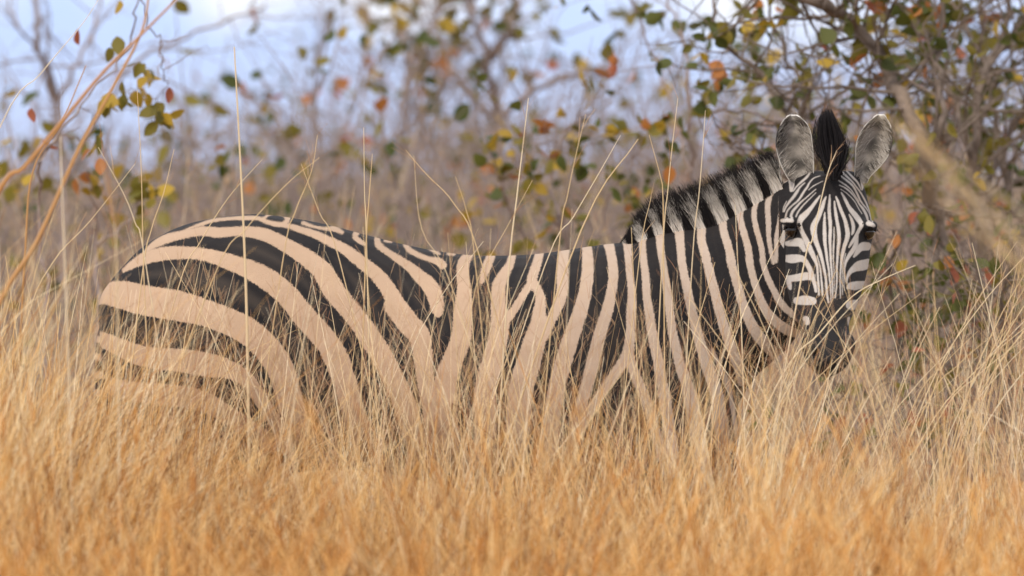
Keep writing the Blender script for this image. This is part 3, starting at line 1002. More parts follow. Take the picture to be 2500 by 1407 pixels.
HEAD = [
    ('F', [(975, 540, 24), (970, 650, 45), (960, 780, 55), (965, 900, 60), (975, 1010, 62), (975, 1120, 56), (966, 1250, 56)]), ('G', [(966, 265, 56), (965, 400, 46), (968, 520, 42), (970, 640, 38), (975, 760, 34), (985, 880, 30), (986, 1000, 28), (990, 1100, 26), (990, 1200, 24), (990, 1310, 20)]),
    ('F', [(1055, 650, 24), (1065, 780, 45), (1080, 900, 58), (1095, 1000, 56), (1110, 1100, 60), (1120, 1200, 64)]), ('G', [(1120, 215, 64), (1120, 350, 60), (1106, 450, 55), (1092, 550, 46), (1085, 650, 40), (1076, 750, 36), (1071, 850, 32), (1070, 950, 30), (1065, 1050, 28), (1060, 1120, 26), (1050, 1200, 26), (1035, 1310, 24)]),
    ('G', [(1040, 110, 15), (1036, 200, 20), (1035, 300, 26), (1026, 400, 30), (1020, 500, 28), (1016, 600, 26), (1015, 700, 20), (1020, 800, 16), (1025, 900, 15), (1022, 1000, 14), (1020, 1100, 14), (1015, 1210, 12)]),
    ('F', [(1085, 570, 28), (1120, 660, 46), (1150, 760, 55), (1190, 860, 60), (1225, 950, 62), (1250, 1040, 68), (1266, 1130, 76), (1275, 1200, 82)]), ('G', [(1275, 215, 82), (1266, 275, 80), (1245, 350, 74), (1212, 430, 66), (1186, 530, 60), (1166, 620, 50), (1150, 720, 40), (1140, 820, 31), (1131, 920, 25), (1126, 1020, 23), (1125, 1120, 23), (1125, 1250, 22), (1125, 1320, 14)]),
    ('F', [(1310, 880, 24), (1345, 950, 45), (1370, 1030, 60), (1380, 1100, 62), (1370, 1170, 55), (1350, 1215, 30)]),
    ('F', [(1180, 500, 24), (1225, 580, 46), (1270, 670, 56), (1310, 750, 66), (1370, 830, 86), (1430, 900, 96), (1480, 970, 98), (1515, 1030, 84), (1512, 1090, 68), (1470, 1160, 62), (1430, 1230, 62), (1380, 1310, 60), (1330, 1380, 50), (1295, 1435, 28)]),
    ('G', [(1440, 250, 60), (1430, 330, 72), (1410, 430, 88), (1350, 520, 80), (1290, 600, 70), (1242, 680, 52), (1216, 760, 36), (1206, 850, 26), (1202, 950, 22), (1215, 1040, 14)]),
    ('G', [(1230, 560, 15), (1200, 680, 16), (1176, 800, 16), (1166, 900, 15), (1161, 1020, 15), (1161, 1150, 15), (1166, 1260, 14)]),
    ('G', [(1186, 900, 11), (1190, 1050, 13), (1200, 1190, 14)]),
    ('F', [(885, 840, 20), (880, 930, 40), (875, 1030, 52), (875, 1130, 62), (875, 1220, 66)]), ('G', [(875, 235, 66), (875, 350, 60), (886, 450, 52), (898, 550, 48), (906, 650, 43), (920, 750, 38), (935, 850, 34), (941, 950, 32), (950, 1050, 28), (956, 1150, 26), (960, 1270, 22), (960, 1380, 16)]),
    ('F', [(910, 570, 24), (870, 660, 56), (840, 760, 66), (800, 850, 76), (760, 940, 88), (716, 1020, 98), (690, 1100, 112), (692, 1185, 100)]), ('G', [(692, 200, 100), (710, 300, 88), (740, 400, 78), (776, 500, 70), (806, 600, 60), (830, 700, 52), (850, 800, 46), (866, 900, 42), (880, 1000, 40), (886, 1100, 40), (891, 1200, 40), (900, 1300, 38), (915, 1390, 28)]),
    ('F', [(810, 550, 24), (760, 620, 45), (700, 700, 56), (640, 780, 70), (570, 860, 92), (500, 930, 108), (460, 1000, 92), (455, 1060, 82), (480, 1130, 76), (512, 1205, 72)]), ('G', [(512, 220, 72), (560, 330, 90), (600, 430, 96), (640, 520, 90), (682, 620, 76), (716, 700, 56), (736, 780, 42), (741, 880, 36), (746, 1000, 36), (751, 1100, 40), (756, 1260, 34)]),
    ('G', [(740, 600, 16), (766, 700, 22), (786, 800, 26), (796, 900, 28), (801, 1000, 31), (811, 1100, 36), (816, 1260, 34)]),
    ('G', [(695, 920, 14), (700, 1050, 16), (705, 1190, 18)]),
    ('F', [(740, 500, 12), (660, 580, 17), (570, 670, 20), (500, 750, 26), (440, 830, 26), (400, 915, 20)]),
    ('F', [(740, 440, 12), (650, 520, 17), (560, 600, 21), (480, 670, 29), (420, 740, 38), (360, 810, 42), (330, 880, 42), (320, 945, 50)]),
    ('F', [(820, 210, 14), (720, 245, 18), (640, 325, 26), (600, 400, 33), (540, 485, 36), (490, 570, 36), (430, 650, 32), (350, 720, 26), (290, 785, 26), (255, 855, 26), (240, 935, 32)]),
    ('F', [(790, 60, 25), (690, 125, 28), (600, 232, 40), (510, 312, 36), (430, 392, 26), (370, 470, 24)]),
    ('F', [(560, 330, 18), (480, 405, 28), (430, 485, 46), (380, 562, 48), (310, 652, 40), (250, 742, 30), (215, 825, 28)]),
    ('F', [(260, 650, 14), (215, 745, 17), (200, 830, 15)]),
    ('F', [(860, 300, 10), (760, 350, 13), (690, 392, 14), (620, 452, 12)]),
    ('F', [(180, 985, 60), (250, 975, 70), (322, 980, 70)]),
    ('F', [(1180, 90, 38), (1220, 150, 42), (1290, 220, 35), (1380, 310, 28), (1450, 400, 28), (1530, 500, 28), (1600, 620, 34), (1650, 720, 34), (1690, 820, 30), (1710, 920, 28), (1716, 990, 24)]),
    ('F', [(1250, 60, 20), (1330, 160, 32), (1400, 240, 40), (1460, 300, 35), (1510, 380, 28), (1540, 450, 18)]),
    ('F', [(1180, 205, 25), (1270, 280, 32), (1370, 362, 36), (1420, 432, 36), (1470, 530, 36), (1510, 620, 36), (1560, 692, 28), (1630, 772, 24), (1680, 852, 20), (1705, 930, 16)]),
    ('F', [(1140, 290, 18), (1220, 342, 25), (1290, 392, 24), (1360, 460, 20), (1430, 560, 20), (1490, 650, 22)]),
    ('F', [(1150, 370, 14), (1240, 412, 25), (1310, 462, 28), (1390, 542, 24), (1450, 622, 24), (1500, 700, 30), (1560, 772, 45), (1610, 852, 50), (1640, 930, 46), (1650, 990, 40)]),
    ('F', [(1170, 440, 12), (1250, 490, 14), (1340, 570, 14), (1420, 660, 15), (1480, 770, 16), (1540, 862, 14)]),
    ('F', [(1640, 1030, 84), (1690, 1040, 84), (1735, 1070, 60)]),
    ('F', [(330, 250, 80), (350, 350, 90), (340, 460, 60)]), ('F', [(1560, 280, 60), (1570, 380, 60), (1560, 450, 20)]),
    ('G', [(270, 395, 90), (360, 375, 130), (450, 370, 150), (490, 420, 104), (525, 500, 70)]),
    ('G', [(215, 650, 110), (320, 655, 150), (420, 645, 134), (500, 655, 104), (560, 722, 84), (610, 820, 84), (632, 900, 90), (662, 1000, 70), (692, 1100, 60), (706, 1200, 48)]),
    ('G', [(240, 1000, 116), (340, 985, 116), (450, 965, 130), (560, 945, 134), (612, 965, 100)]), ('G', [(255, 1010, 90), (270, 1090, 86), (285, 1160, 54)]),
    ('H', [(360, 95, 120), (480, 82, 150), (590, 92, 120)]), ('H', [(485, 375, 100), (500, 425, 84)]),
    ('G', [(200, 80, 26), (210, 200, 40), (190, 330, 80), (170, 450, 86), (150, 560, 70), (140, 700, 42), (140, 850, 32), (142, 1000, 26)]),
    ('G', [(190, 900, 28), (196, 1050, 40), (210, 1210, 30)]),
    ('G', [(1640, 440, 140), (1550, 440, 150), (1490, 472, 120), (1430, 550, 80), (1380, 612, 40)]),
    ('G', [(1640, 740, 170), (1550, 762, 184), (1470, 775, 172), (1400, 805, 132), (1330, 852, 92), (1280, 912, 62), (1248, 982, 42), (1246, 1060, 20)]),
    ('G', [(1550, 1100, 130), (1450, 1105, 146), (1380, 1115, 150), (1310, 1112, 120), (1262, 1142, 60)]),
    ('H', [(1290, 158, 152), (1230, 158, 156), (1178, 158, 140)]), ('H', [(1158, 365, 50), (1152, 410, 40), (1148, 470, 14)]),
]
YB, YH = -.20, -.43                # depth of the flank and of the face


def stripe_field(V, data, Yref):
    X, Z = V[:, 0], V[:, 2]
    best = np.full(len(V), -.05)
    s = scale_at(Yref)
    for view, pts in data:
        ox, oy, k = VIEW[view]
        Q = []
        for a, b, wd in pts:
            p = W(ox + a / k, oy + b / k, Yref)
            Q.append((p.x, p.z, wd / k * s * .5))
        if oy + pts[-1][1] / k > 850 and Yref == YB and ox + pts[-1][0] / k < 1800:
            (x1, z1, r1), (x2, z2, r2) = Q[-2:]
            g = .16 / max(.01, math.hypot(x2 - x1, z2 - z1))
            Q.append((x2 + (x2 - x1) * g * .8, z2 + (z2 - z1) * g, r2))
        Q = catmull(Q, 3)
        lo, hi = Q[:, :2].min(0) - .06, Q[:, :2].max(0) + .06
        m = np.where((X > lo[0]) & (X < hi[0]) & (Z > lo[1]) & (Z < hi[1]))[0]
        if not len(m):
            continue
        x, z = X[m], Z[m]
        b_ = best[m]
        for (ax, az, ar), (bx, bz, br) in zip(Q[:-1], Q[1:]):
            dx, dz = bx - ax, bz - az
            t = np.clip(((x - ax) * dx + (z - az) * dz) / (dx * dx + dz * dz + 1e-12), 0, 1)
            b_ = np.maximum(b_, ar + (br - ar) * t - np.hypot(x - ax - dx * t, z - az - dz * t))
        best[m] = b_
    return best


def loft(BM, rings):
    V, F = BM
    K = len(rings[0])
    s = len(V)
    for r in rings:
        V += [tuple(p) for p in r]
    for i in range(len(rings) - 1):
        a, b = s + i * K, s + (i + 1) * K
        for j in range(K):
            j2 = (j + 1) % K
            F.append((a + j, a + j2, b + j2, b + j))
    for r0 in (s, s + (len(rings) - 1) * K):
        c = np.mean(np.array(V[r0:r0 + K]), 0)
        V.append(tuple(c))
        ci = len(V) - 1
        for j in range(K):
            F.append((r0 + j, r0 + (j + 1) % K, ci, ci))


def oval_rings(rows, n=4, K=28, sq=.9, egg=.0):
    """rows: (top point xyz, bottom point xyz, half width, y centre) -> rings about the top-bottom chord"""
    C = catmull([list(t) + list(b) + [hw, yc] for t, b, hw, yc in rows], n)
    out_ = []
    for r in C:
        t, b = r[:3], r[3:6]
        hw, yc = r[6], r[7]
        c = (t + b) / 2
        h = (t - b) / 2
        ring = []
        for j in range(K):
            th = 2 * math.pi * j / K
            ct, st = math.cos(th), math.sin(th)
            ct2 = math.copysign(abs(ct) ** sq, ct)
            st2 = math.copysign(abs(st) ** sq, st)
            wv = hw * (1 + egg * -ct)
            ring.append((c[0] + h[0] * ct2, yc + wv * st2, c[2] + h[2] * ct2))
        out_.append(ring)
    return out_


def TB(xt, yt, xb, yb, hw, yc=0.0):
    return (tuple(W(xt, yt, yc * .8)), tuple(W(xb, yb, yc * .8)), hw, yc)


ZB = ([], [])
loft(ZB, oval_rings([TB(240, 748, 243, 800, .03), TB(250, 715, 252, 900, .085), TB(272, 684, 272, 980, .13), TB(305, 645, 305, 1040, .175), TB(360, 594, 360, 1100, .22), TB(450, 549, 450, 1150, .255),
                     TB(560, 527, 560, 1165, .272), TB(650, 524, 660, 1160, .275), TB(780, 544, 780, 1150, .268), TB(900, 575, 900, 1150, .268), TB(1020, 604, 1020, 1172, .28),
                     TB(1150, 623, 1150, 1200, .292), TB(1300, 621, 1300, 1215, .29), TB(1430, 603, 1430, 1220, .268), TB(1530, 592, 1530, 1220, .24), TB(1620, 600, 1620, 1205, .22),
                     TB(1700, 680, 1700, 1180, .20), TB(1760, 800, 1760, 1140, .165), TB(1800, 940, 1800, 1090, .09)], egg=.06))
loft(ZB, oval_rings([TB(1440, 640, 1640, 1150, .16), TB(1545, 588, 1745, 1090, .165), TB(1612, 562, 1785, 1020, .152), TB(1680, 552, 1818, 960, .135, -.01), TB(1735, 543, 1850, 915, .122, -.025),
                     TB(1790, 514, 1890, 880, .112, -.05), TB(1850, 478, 1928, 845, .104, -.09), TB(1905, 446, 1962, 790, .10, -.15), TB(1965, 428, 1995, 720, .095, -.23), TB(2015, 425, 2020, 650, .08, -.30)], egg=.18))


# head: level sections with the nasal ridge in front
def front_y(py):
    return -.315 - (py - 430) * .00096 * .62


HROWS = [  # row, left, right, depth, flatness of the ridge
    (418, 1975, 2085, .10), (430, 1958, 2098, .15), (460, 1936, 2112, .20), (500, 1924, 2122, .235), (540, 1918, 2130, .25), (565, 1918, 2134, .252), (600, 1919, 2128, .252), (640, 1917, 2123, .25),
    (680, 1918, 2115, .235), (720, 1924, 2103, .21), (760, 1936, 2088, .18), (790, 1948, 2074, .165), (812, 1954, 2074, .16), (838, 1956, 2084, .155), (862, 1960, 2083, .145), (885, 1968, 2074, .125), (903, 1980, 2060, .10), (914, 1996, 2044, .06)]
PROF = [(0, 0), (.22, .008), (.40, .045), (.58, .13), (.78, .27), (.95, .45), (1.0, .62), (.93, .80), (.70, .93), (.35, .99), (0, 1.0)]
PROFM = [(0, 0), (.30, .015), (.58, .07), (.80, .19), (.94, .36), (1.0, .52), (.98, .68), (.88, .82), (.66, .94), (.33, .99), (0, 1.0)]
full = lambda pr: np.array(pr + [(-a, b) for a, b in pr[::-1][1:-1]])
rings = []
HR = catmull(HROWS, 3)
for row in HR:
    py, xl, xr, dep = row
    f = min(1, max(0, (py - 740) / 80)) + min(1, max(0, (480 - py) / 60)) * .7
    f = min(1, f)
    pr = full(PROF) * (1 - f) + full(PROFM) * f
    y0 = front_y(py) + .05 * max(0, (py - 870) / 45) ** 1.5
    # a rounded poll
    y0 += .06 * max(0, (450 - py) / 32) ** 1.4
    a, b = W(xl, py, y0 + dep * .55), W(xr, py, y0 + dep * .55)
    cx, hw = (a.x + b.x) / 2, (b.x - a.x) / 2
    rings.append([(cx + hw * q[0], y0 + dep * q[1], a.z) for q in pr])
loft(ZB, rings)


def ball(BM, c, r, n=10, stretch=(1, 1, 1)):
    rg = []
    for i in range(1, n):
        th = math.pi * i / n
        rg.append([(c[0] + stretch[0] * r * math.sin(th) * math.cos(p), c[1] + stretch[1] * r * math.sin(th) * math.sin(p), c[2] + stretch[2] * r * math.cos(th)) for p in np.linspace(0, 2 * math.pi, 12, endpoint=False)])
    loft(BM, rg)


for (px_, py_, y_, r_, st_) in ((480, 800, -.13, .135, (1.0, .85, 1.3)), (700, 930, -.13, .13, (1.0, .85, 1.5)), (1560, 880, -.10, .125, (1.0, .85, 1.7)), (1690, 960, -.07, .11, (1.0, .9, 1.2)), (1180, 900, -.14, .17, (1.7, .82, 1.3))):
    for sg_ in (1, -1):
        p_ = W(px_, py_, y_)
        ball(ZB, (p_.x, p_.y * sg_, p_.z), r_, 14, st_)
# brow ridges, cheek bones, nostril swellings, chin
ball(ZB, W(2121, 552, -.325), .026, stretch=(.9, 1.2, .55))
ball(ZB, W(1932, 543, -.325), .026, stretch=(.9, 1.2, .55))
ball(ZB, W(2066, 842, -.52), .026, stretch=(.85, 1, 1.2))
ball(ZB, W(1980, 842, -.52), .026, stretch=(.85, 1, 1.2))
ball(ZB, W(2020, 900, -.50), .03, stretch=(1.0, .9, .7))


# legs
def limb(BM, pts):
    rg = []
    for x, y, z, r, ry in catmull(pts, 4):
        rg.append([(x + r * math.cos(p), y + ry * math.sin(p), z) for p in np.linspace(0, 2 * math.pi, 14, endpoint=False)])
    loft(BM, rg)


LEGS = []
for sgn in (-1, 1):
    fx = W(1640, 1200, 0).x + (.05 if sgn > 0 else 0)
    limb(ZB, [(fx - .02, .12 * sgn, .92, .13, .085), (fx + .01, .13 * sgn, .74, .10, .075), (fx + .02, .13 * sgn, .60, .068, .058), (fx + .02, .13 * sgn, .46, .050, .046), (fx + .025, .13 * sgn, .41, .047, .045),
              (fx + .02, .13 * sgn, .34, .034, .034), (fx + .015, .13 * sgn, .20, .029, .029), (fx + .015, .13 * sgn, .12, .036, .034), (fx + .03, .13 * sgn, .06, .034, .034)])
    LEGS.append((fx + .04, .13 * sgn))
    hx = W(430, 1100, 0).x + (.09 if sgn > 0 else 0)
    limb(ZB, [(hx + .03, .13 * sgn, .95, .20, .11), (hx + .05, .14 * sgn, .80, .155, .10), (hx + .05, .14 * sgn, .68, .10, .075), (hx - .01, .14 * sgn, .57, .066, .05), (hx - .07, .14 * sgn, .49, .054, .043),
              (hx - .075, .14 * sgn, .43, .044, .038), (hx - .06, .14 * sgn, .33, .034, .033), (hx - .05, .14 * sgn, .20, .031, .031), (hx - .045, .14 * sgn, .12, .038, .035), (hx - .03, .14 * sgn, .06, .035, .035)])
    LEGS.append((hx - .02, .14 * sgn))
# tail dock
tx = W(276, 760, 0)
limb(ZB, [(tx.x + .05, 0, tx.z + .02, .03, .03), (tx.x + .005, 0, tx.z - .02, .030, .03), (tx.x - .018, 0, tx.z - .10, .026, .026), (tx.x - .02, 0, tx.z - .22, .022, .022), (tx.x - .01, 0, tx.z - .36, .017, .017)])

me0 = bpy.data.meshes.new('tmp')
me0.from_pydata(ZB[0], [], [tuple(dict.fromkeys(f)) for f in ZB[1]])
bm = bmesh.new()
bm.from_mesh(me0)
bmesh.ops.recalc_face_normals(bm, faces=bm.faces)
bm.to_mesh(me0)
bm.free()
tmp = bpy.data.objects.new('tmp', me0)
COL.objects.link(tmp)
rm = tmp.modifiers.new('r', 'REMESH')
rm.mode = 'VOXEL'
rm.voxel_size = .0052
sm = tmp.modifiers.new('s', 'SMOOTH')
sm.factor = .5
sm.iterations = 14
dg = bpy.context.evaluated_depsgraph_get()
zm = bpy.data.meshes.new_from_object(tmp.evaluated_get(dg))
bpy.data.objects.remove(tmp)
# finer faces on the front of the head, where the stripes are finest
bm = bmesh.new()
bm.from_mesh(zm)
xh, zt, zbm = W(1905, 500, -.4).x, W(1900, 405, -.4).z, W(1900, 800, -.4).z
for _ in range(2):
    ed = [e for e in bm.edges if all(v.co.x > xh and v.co.y < -.16 and zbm < v.co.z < zt for v in e.verts)]
    bmesh.ops.subdivide_edges(bm, edges=ed, cuts=1, use_grid_fill=True)
bmesh.ops.triangulate(bm, faces=[f for f in bm.faces if len(f.verts) > 4])
bm.to_mesh(zm)
bm.free()
zm.name = 'zebra'
n = len(zm.vertices)
V = np.empty(n * 3, np.float32)
zm.vertices.foreach_get('co', V)
V = V.reshape(-1, 3).astype(float)
zm.polygons.foreach_set('use_smooth', np.ones(len(zm.polygons), bool))

pyv = 703.5 - ((V[:, 2] - W(1250, 703.5, YH).z) / scale_at(YH))
pxv = 1250 + V[:, 0] / scale_at(YH)
dep = np.interp(pyv, HR[:, 0], HR[:, 3])
hy = -.315 - (pyv - 430) * .00096 * .62
is_head = ((pxv > 1908) & (V[:, 1] < hy + dep * .80) & (pyv > 410) & (pyv < 925)) | (pxv > 2012)
sd = stripe_field(V, BODY, YB)
sdh = stripe_field(V, HEAD, YH) - .0004
# legs and belly below the traced flank: level bands that fade into a pale belly
zl = V[:, 2]
band = .016 * np.sin(zl * 78 + 1.5 * np.sin(V[:, 0] * 9)) - .002
low = np.clip((.62 - zl) / .08, 0, 1)
sd = np.where(low > 0, sd * (1 - low) + band * low, sd)
tailm = V[:, 0] < W(262, 0, 0).x
sd = np.where(tailm & (zl < tx.z - .04) & (np.abs(V[:, 1]) < .05), .006 * np.sin(zl * 150) - .002, sd)
sd = np.where(is_head, sdh, sd)
face = np.where(is_head, 1.0, 0.0)
# neck stripes turn whiter towards the throat
nx0, nx1 = W(1150, 0, YB).x, W(1900, 0, YB).x
face = np.maximum(face, .62 * np.clip((V[:, 0] - nx0) / (nx1 - nx0), 0, 1))
face = np.maximum(face, np.clip((W(0, 1080, 0).z - zl) / .25, 0, .6))
muz = np.where(is_head, np.clip((pyv - 735) / 70, 0, 1), 0)
attr(zm, 'stripe', sd)
attr(zm, 'face', face)
attr(zm, 'muzzle', muz)
zebra = link('zebra', zm, M_COAT)
zebra.location = (0, 0, 0)
tag(zebra, 'black and cream striped zebra standing side on in tall grass, looking at the camera', 'zebra')

# hooves
for x, y in LEGS:
    H = ([], [])
    limb(H, [(x - .012, y, .085, .036, .036), (x, y, .05, .045, .042), (x + .012, y, -.01, .056, .050)])
    me = bpy.data.meshes.new('hoof')
    me.from_pydata(H[0], [], [tuple(dict.fromkeys(f)) for f in H[1]])
    link('hoof', me, M_HOOF, zebra)

# eyes
for cx, cy, sgn in ((2116, 567, 1), (1936, 563, -1)):
    E = ([], [])
    c = W(cx, cy, -.322 if sgn > 0 else -.318)
    ball(E, c, .0185, 14)
    me = bpy.data.meshes.new('eye')
    me.from_pydata(E[0], [], [tuple(dict.fromkeys(f)) for f in E[1]])
    me.polygons.foreach_set('use_smooth', np.ones(len(me.polygons), bool))
    eye = link('eye', me, M_EYE, zebra)
    # upper lid with lashes
    L = ([], [])
    ar = [W(cx + sgn * dx_, cy + dy_, -.320 + yo * .8) for dx_, dy_, yo in ((-30, 8, -.012), (-18, -12, -.024), (0, -20, -.026), (14, -16, -.016), (22, -2, 0))]
    tube(L, catmull([list(p) for p in ar], 4), [.002 + .003 * math.sin(math.pi * i / 16) for i in range(17)], 6)
    build(L, 'eyelid', M_LID, eye)
    Q = []
    for i in range(46):
        f = random.uniform(.15, .95)
        k = f * 16
        C_ = catmull([list(p) for p in ar], 4)
        b = Vector(C_[int(k)])
        d = Vector((sgn * random.uniform(.2, .8), random.uniform(-.9, -.4), random.uniform(-.7, -.1))).normalized()
        Q.append([list(b + d * .022 * t_) for t_ in (0, .5, 1)])
    Q = np.array(Q)
    ribbons('eyelash', Q, np.full(len(Q), .0012), side_of(len(Q)), np.zeros(len(Q)), .6, M_HAIR, eye)
# nostrils
for cx, sgn in ((2058, 1), (1984, -1)):
    Nn = ([], [])
    c = W(cx, 846, -.565)
    ball(Nn, c, .013, 10, (.75, .7, 1.3))
    me = bpy.data.meshes.new('nostril')
    me.from_pydata(Nn[0], [], [tuple(dict.fromkeys(f)) for f in Nn[1]])
    me.polygons.foreach_set('use_smooth', np.ones(len(me.polygons), bool))
    link('nostril', me, M_PLAINN if 'M_PLAINN' in globals() else M_LID, zebra)

# ears: cupped leaf shapes, open towards the camera
EARS = [
    ([(445, 1930, 1984), (425, 1918, 1986), (400, 1906, 1986), (370, 1897, 1985), (340, 1896, 1982), (320, 1900, 1978), (302, 1908, 1969), (290, 1917, 1957), (283, 1928, 1944)], -1, -.235),
    ([(448, 2090, 2116), (430, 2087, 2126), (410, 2087, 2146), (385, 2088, 2166), (355, 2090, 2176), (330, 2098, 2178), (308, 2112, 2174), (292, 2128, 2166), (282, 2142, 2158)], 1, -.235)]
for rows, sgn, ye in EARS:
    C = catmull(rows, 5)
    nr, ns = len(C), 23
    inner, outer, tone_i, tone_o = [], [], [], []
    for i, (py, xl, xr) in enumerate(C):
        t = i / (nr - 1)
        for j in range(ns):
            s = -1 + 2 * j / (ns - 1)
            px = (xl + xr) / 2 + (xr - xl) / 2 * math.sin(s * 1.45) / math.sin(1.45)
            cup = .036 * (1 - abs(s) ** 2.2) * math.sin(math.pi * min(1, .12 + t * .80)) ** .7
            y = ye + cup + .030 * t * t - .012 * abs(s) ** 6
            p = W(px, py, y)
            inner.append((p.x, p.y, p.z))
            p2 = W((xl + xr) / 2 + (px - (xl + xr) / 2) * 1.05, py - (3 if t > .9 else 0), y + .006 + .006 * (1 - abs(s)))
            outer.append((p2.x, p2.y, p2.z))
            rim = min(1, max(abs(s) ** 5, ((t - .82) / .14 if t > .82 else 0)))
            outerside = s * sgn
            v = .60 - .26 * math.exp(-((abs(s) - .80) / .10) ** 2) + .10 * math.sin(s * 7 + t * 5 + sgn) + .08 * math.sin(t * 13 + s * 4)
            dk = math.exp(-(((s + sgn * .05) / .24) ** 2 + ((t - .50) / .10) ** 2)) * .30 + math.exp(-(((s - .05) / .35) ** 2 + ((t - .24) / .08) ** 2)) * .34
            dk += .20 * math.exp(-((s * sgn - .62) / .14) ** 2) * (1 if sgn < 0 else .3) + .16 * math.exp(-((t - .78) / .06) ** 2)
            v = max(.10, v - dk * 1.5)
            white = 1.0 if (t > .72 or t < .42 or outerside < 0) else .12
            v = v * (1 - rim) + rim * white
            tone_i.append(v)
            tone_o.append(.95 if (t > .74 or t < .3) else .04)
    N0 = nr * ns
    VV = np.array(inner + outer)
    F = []
    for i in range(nr - 1):
        for j in range(ns - 1):
            a = i * ns + j
            F.append((a, a + 1, a + ns + 1, a + ns))
            F.append((N0 + a + 1, N0 + a, N0 + a + ns, N0 + a + ns + 1))
    for i in range(nr - 1):
        a = i * ns
        F.append((a + ns, N0 + a + ns, N0 + a, a))
        a = i * ns + ns - 1
        F.append((a, N0 + a, N0 + a + ns, a + ns))
    for j in range(ns - 1):
        a = (nr - 1) * ns + j
        F.append((a, a + 1, N0 + a + 1, N0 + a))
    em = mesh_np('ear', VV, np.array(F), True)
    attr(em, 'tone', np.array(tone_i + tone_o))
    ear = link('ear', em, M_EAR, zebra)
    # hair inside and along the rim
    I = np.array(inner).reshape(nr, ns, 3)
    Q, T_ = [], []
    for _ in range(650):
        i = random.randint(2, nr - 6)
        sd_ = random.choice((-1, 1))
        f = random.uniform(.25, 1.0)
        s = sd_ * f
        j = (s + 1) / 2 * (ns - 1)
        j0 = min(int(j), ns - 2)
        b = I[i, j0] * (1 - (j - j0)) + I[i, j0 + 1] * (j - j0)
        d = Vector((-sd_ * random.uniform(.3, 1), random.uniform(-.55, -.05), random.uniform(.1, 1.1))).normalized()
        L = random.uniform(.008, .022)
        b = Vector(b)
        Q.append([list(b + d * L * t_ + Vector((0, .12 * L * t_ * t_, 0))) for t_ in (0, .5, 1)])
        T_.append(random.uniform(.52, .95) if random.random() < .75 else random.uniform(.1, .4))
    Q = np.array(Q)
    ribbons('ear_hair', Q, np.full(len(Q), .0011), side_of(len(Q)), np.array(T_), .7, M_HAIR, ear)

# mane: upright hair along the crest, banded like the neck
crest = catmull([(1515, 592), (1545, 586), (1580, 574), (1615, 562), (1665, 556), (1715, 551), (1767, 529), (1810, 503), (1852, 479), (1896, 450), (1912, 443)], 8)
htop = [(1515, 5), (1545, 30), (1580, 66), (1640, 100), (1715, 116), (1800, 110), (1870, 98), (1930, 80), (1975, 70)]
ymid = [(1515, 0), (1680, -.01), (1735, -.025), (1790, -.05), (1850, -.09), (1905, -.15), (1970, -.23)]
white_at = [(1528, 14), (1572, 22), (1614, 22), (1661, 26), (1715, 25), (1766, 27), (1810, 27), (1853, 27), (1898, 26)]
Q, T_ = [], []
NS = 21000
for _ in range(NS):
    f = random.random() * (len(crest) - 1)
    i = min(int(f), len(crest) - 2)
    px, py = crest[i] * (1 - (f - i)) + crest[i + 1] * (f - i)
    yc = np.interp(px, [a for a, _ in ymid], [b for _, b in ymid])
    hw_ = .034
    off = random.uniform(-1, 1)
    b = W(px, py + 7, yc)
    b = Vector((b.x, yc + off * hw_, b.z - .012 * off * off))
    Lp = np.interp(px, [a for a, _ in htop], [c for _, c in htop])
    side_ = 1 - .45 * abs(off) ** 1.5
    L = Lp * scale_at(0) * random.uniform(.80, 1.12) * side_
    lean = -.42 + .06 * random.gauss(0, 1) - .25 * max(0, (1600 - px) / 90)
    d = Vector((lean, off * .28 + random.gauss(0, .05), 1)).normalized()
    cv = random.gauss(0, .10)
    pts = [b + d * L * t_ + Vector((cv * L * t_ * t_, 0, -.05 * L * t_ * t_)) for t_ in (0, .33, .66, 1)]
    Q.append([list(p) for p in pts])
    wht = max([(wd / 2 - 1 - abs(px - wx)) for wx, wd in white_at])
    if wht > -1.5 + random.gauss(0, 1.5) and random.random() < .97:
        tip = random.uniform(.2, .7)
        reach = .85 + .15 * random.random()
        # pale bands stop short of the dark fringe of the mane
        T_.append([1, 1, 1 * reach, tip])
        if abs(off) < .22:
            T_[-1] = [.85, .8, .4, .05]
        else:
            for p_ in range(4):
                q = pts[p_]
            Q[-1] = [list(b + d * (L * .86) * t_ + Vector((cv * L * t_ * t_, 0, 0))) for t_ in (0, .33, .66, 1)]
    else:
        T_.append([random.uniform(0, .35)] * 4)
Q = np.array(Q)
sv = side_of(len(Q))
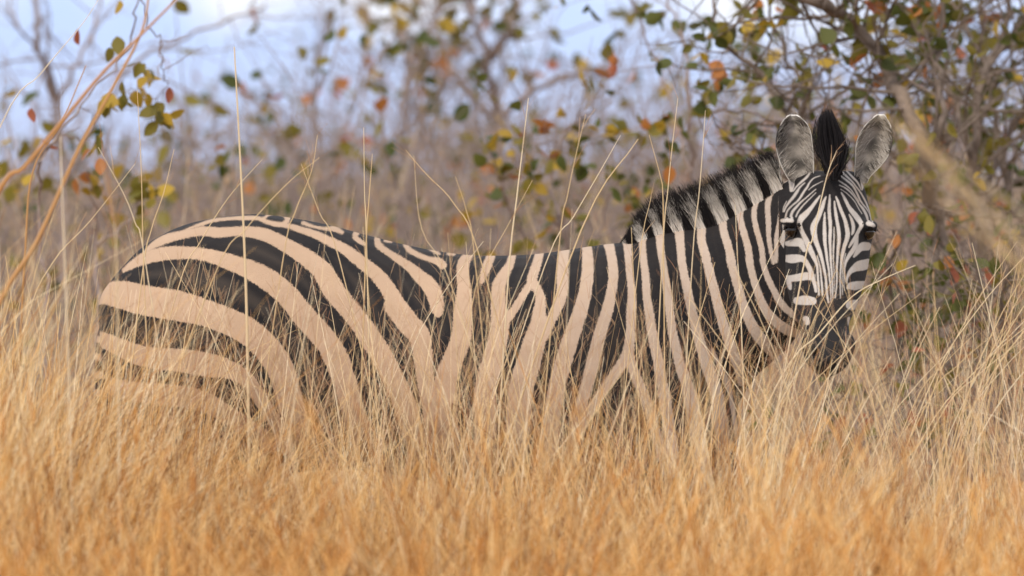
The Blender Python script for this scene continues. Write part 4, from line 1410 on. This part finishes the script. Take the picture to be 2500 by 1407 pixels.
ribbons('mane', Q, np.full(len(Q), .0016) * rng.uniform(.7, 1.3, len(Q)), sv, np.array(T_), .75, M_HAIR, zebra)

# forelock between the ears: one thick brush, tallest on the left, with a shorter tuft falling right
FL = [(436, 2036, 5), (420, 2036, 13), (400, 2034, 22), (380, 2034, 30), (355, 2032, 36), (330, 2025, 27), (305, 2021, 23), (288, 2019, 19), (274, 2019, 12)]
Q, T_ = [], []
for _ in range(7500):
    t = random.random()
    y = -.375 + .11 * t + random.gauss(0, .006)
    b = W(2036 + random.gauss(0, 1) * (4 + 7 * t), 442 - 34 * t, y)
    py = 278 + 112 * random.random() ** 1.5 + random.gauss(0, 7)
    cx = np.interp(-py, [-r_[0] for r_ in FL], [r_[1] for r_ in FL])
    hw_ = np.interp(-py, [-r_[0] for r_ in FL], [r_[2] for r_ in FL])
    u = max(-1.05, min(1.05, random.gauss(0, .5))) * (1 if random.random() < .9 else 1.45)
    tgt = W(cx + hw_ * u, py, y + random.uniform(-.02, .03))
    pm = (py + 430) / 2
    m = W(np.interp(-pm, [-r_[0] for r_ in FL], [r_[1] for r_ in FL]) + u * np.interp(-pm, [-r_[0] for r_ in FL], [r_[2] for r_ in FL]), pm, y - .008)
    Q.append([list(p) for p in (b, b.lerp(m, .55) + (m - b) * .08, m.lerp(tgt, .35), tgt)])
    T_.append(random.uniform(0, .12))
Q = np.array(Q)
ribbons('forelock', Q, np.full(len(Q), .0019), side_of(len(Q)), np.array(T_), .75, M_HAIR, zebra)
# tail tuft
Q = []
tb = Vector((tx.x - .01, 0, tx.z - .33))
for _ in range(1200):
    b = tb + Vector((random.gauss(0, .008), random.gauss(0, .008), random.uniform(-.04, .12)))
    d = Vector((random.gauss(0, .08), random.gauss(0, .08), -1)).normalized()
    L = random.uniform(.2, .42)
    Q.append([list(b + d * L * t_) for t_ in (0, .35, .7, 1)])
Q = np.array(Q)
ribbons('tail_tuft', Q, np.full(len(Q), .002), side_of(len(Q)), rng.uniform(0, .4, len(Q)), .6, M_HAIR, zebra)
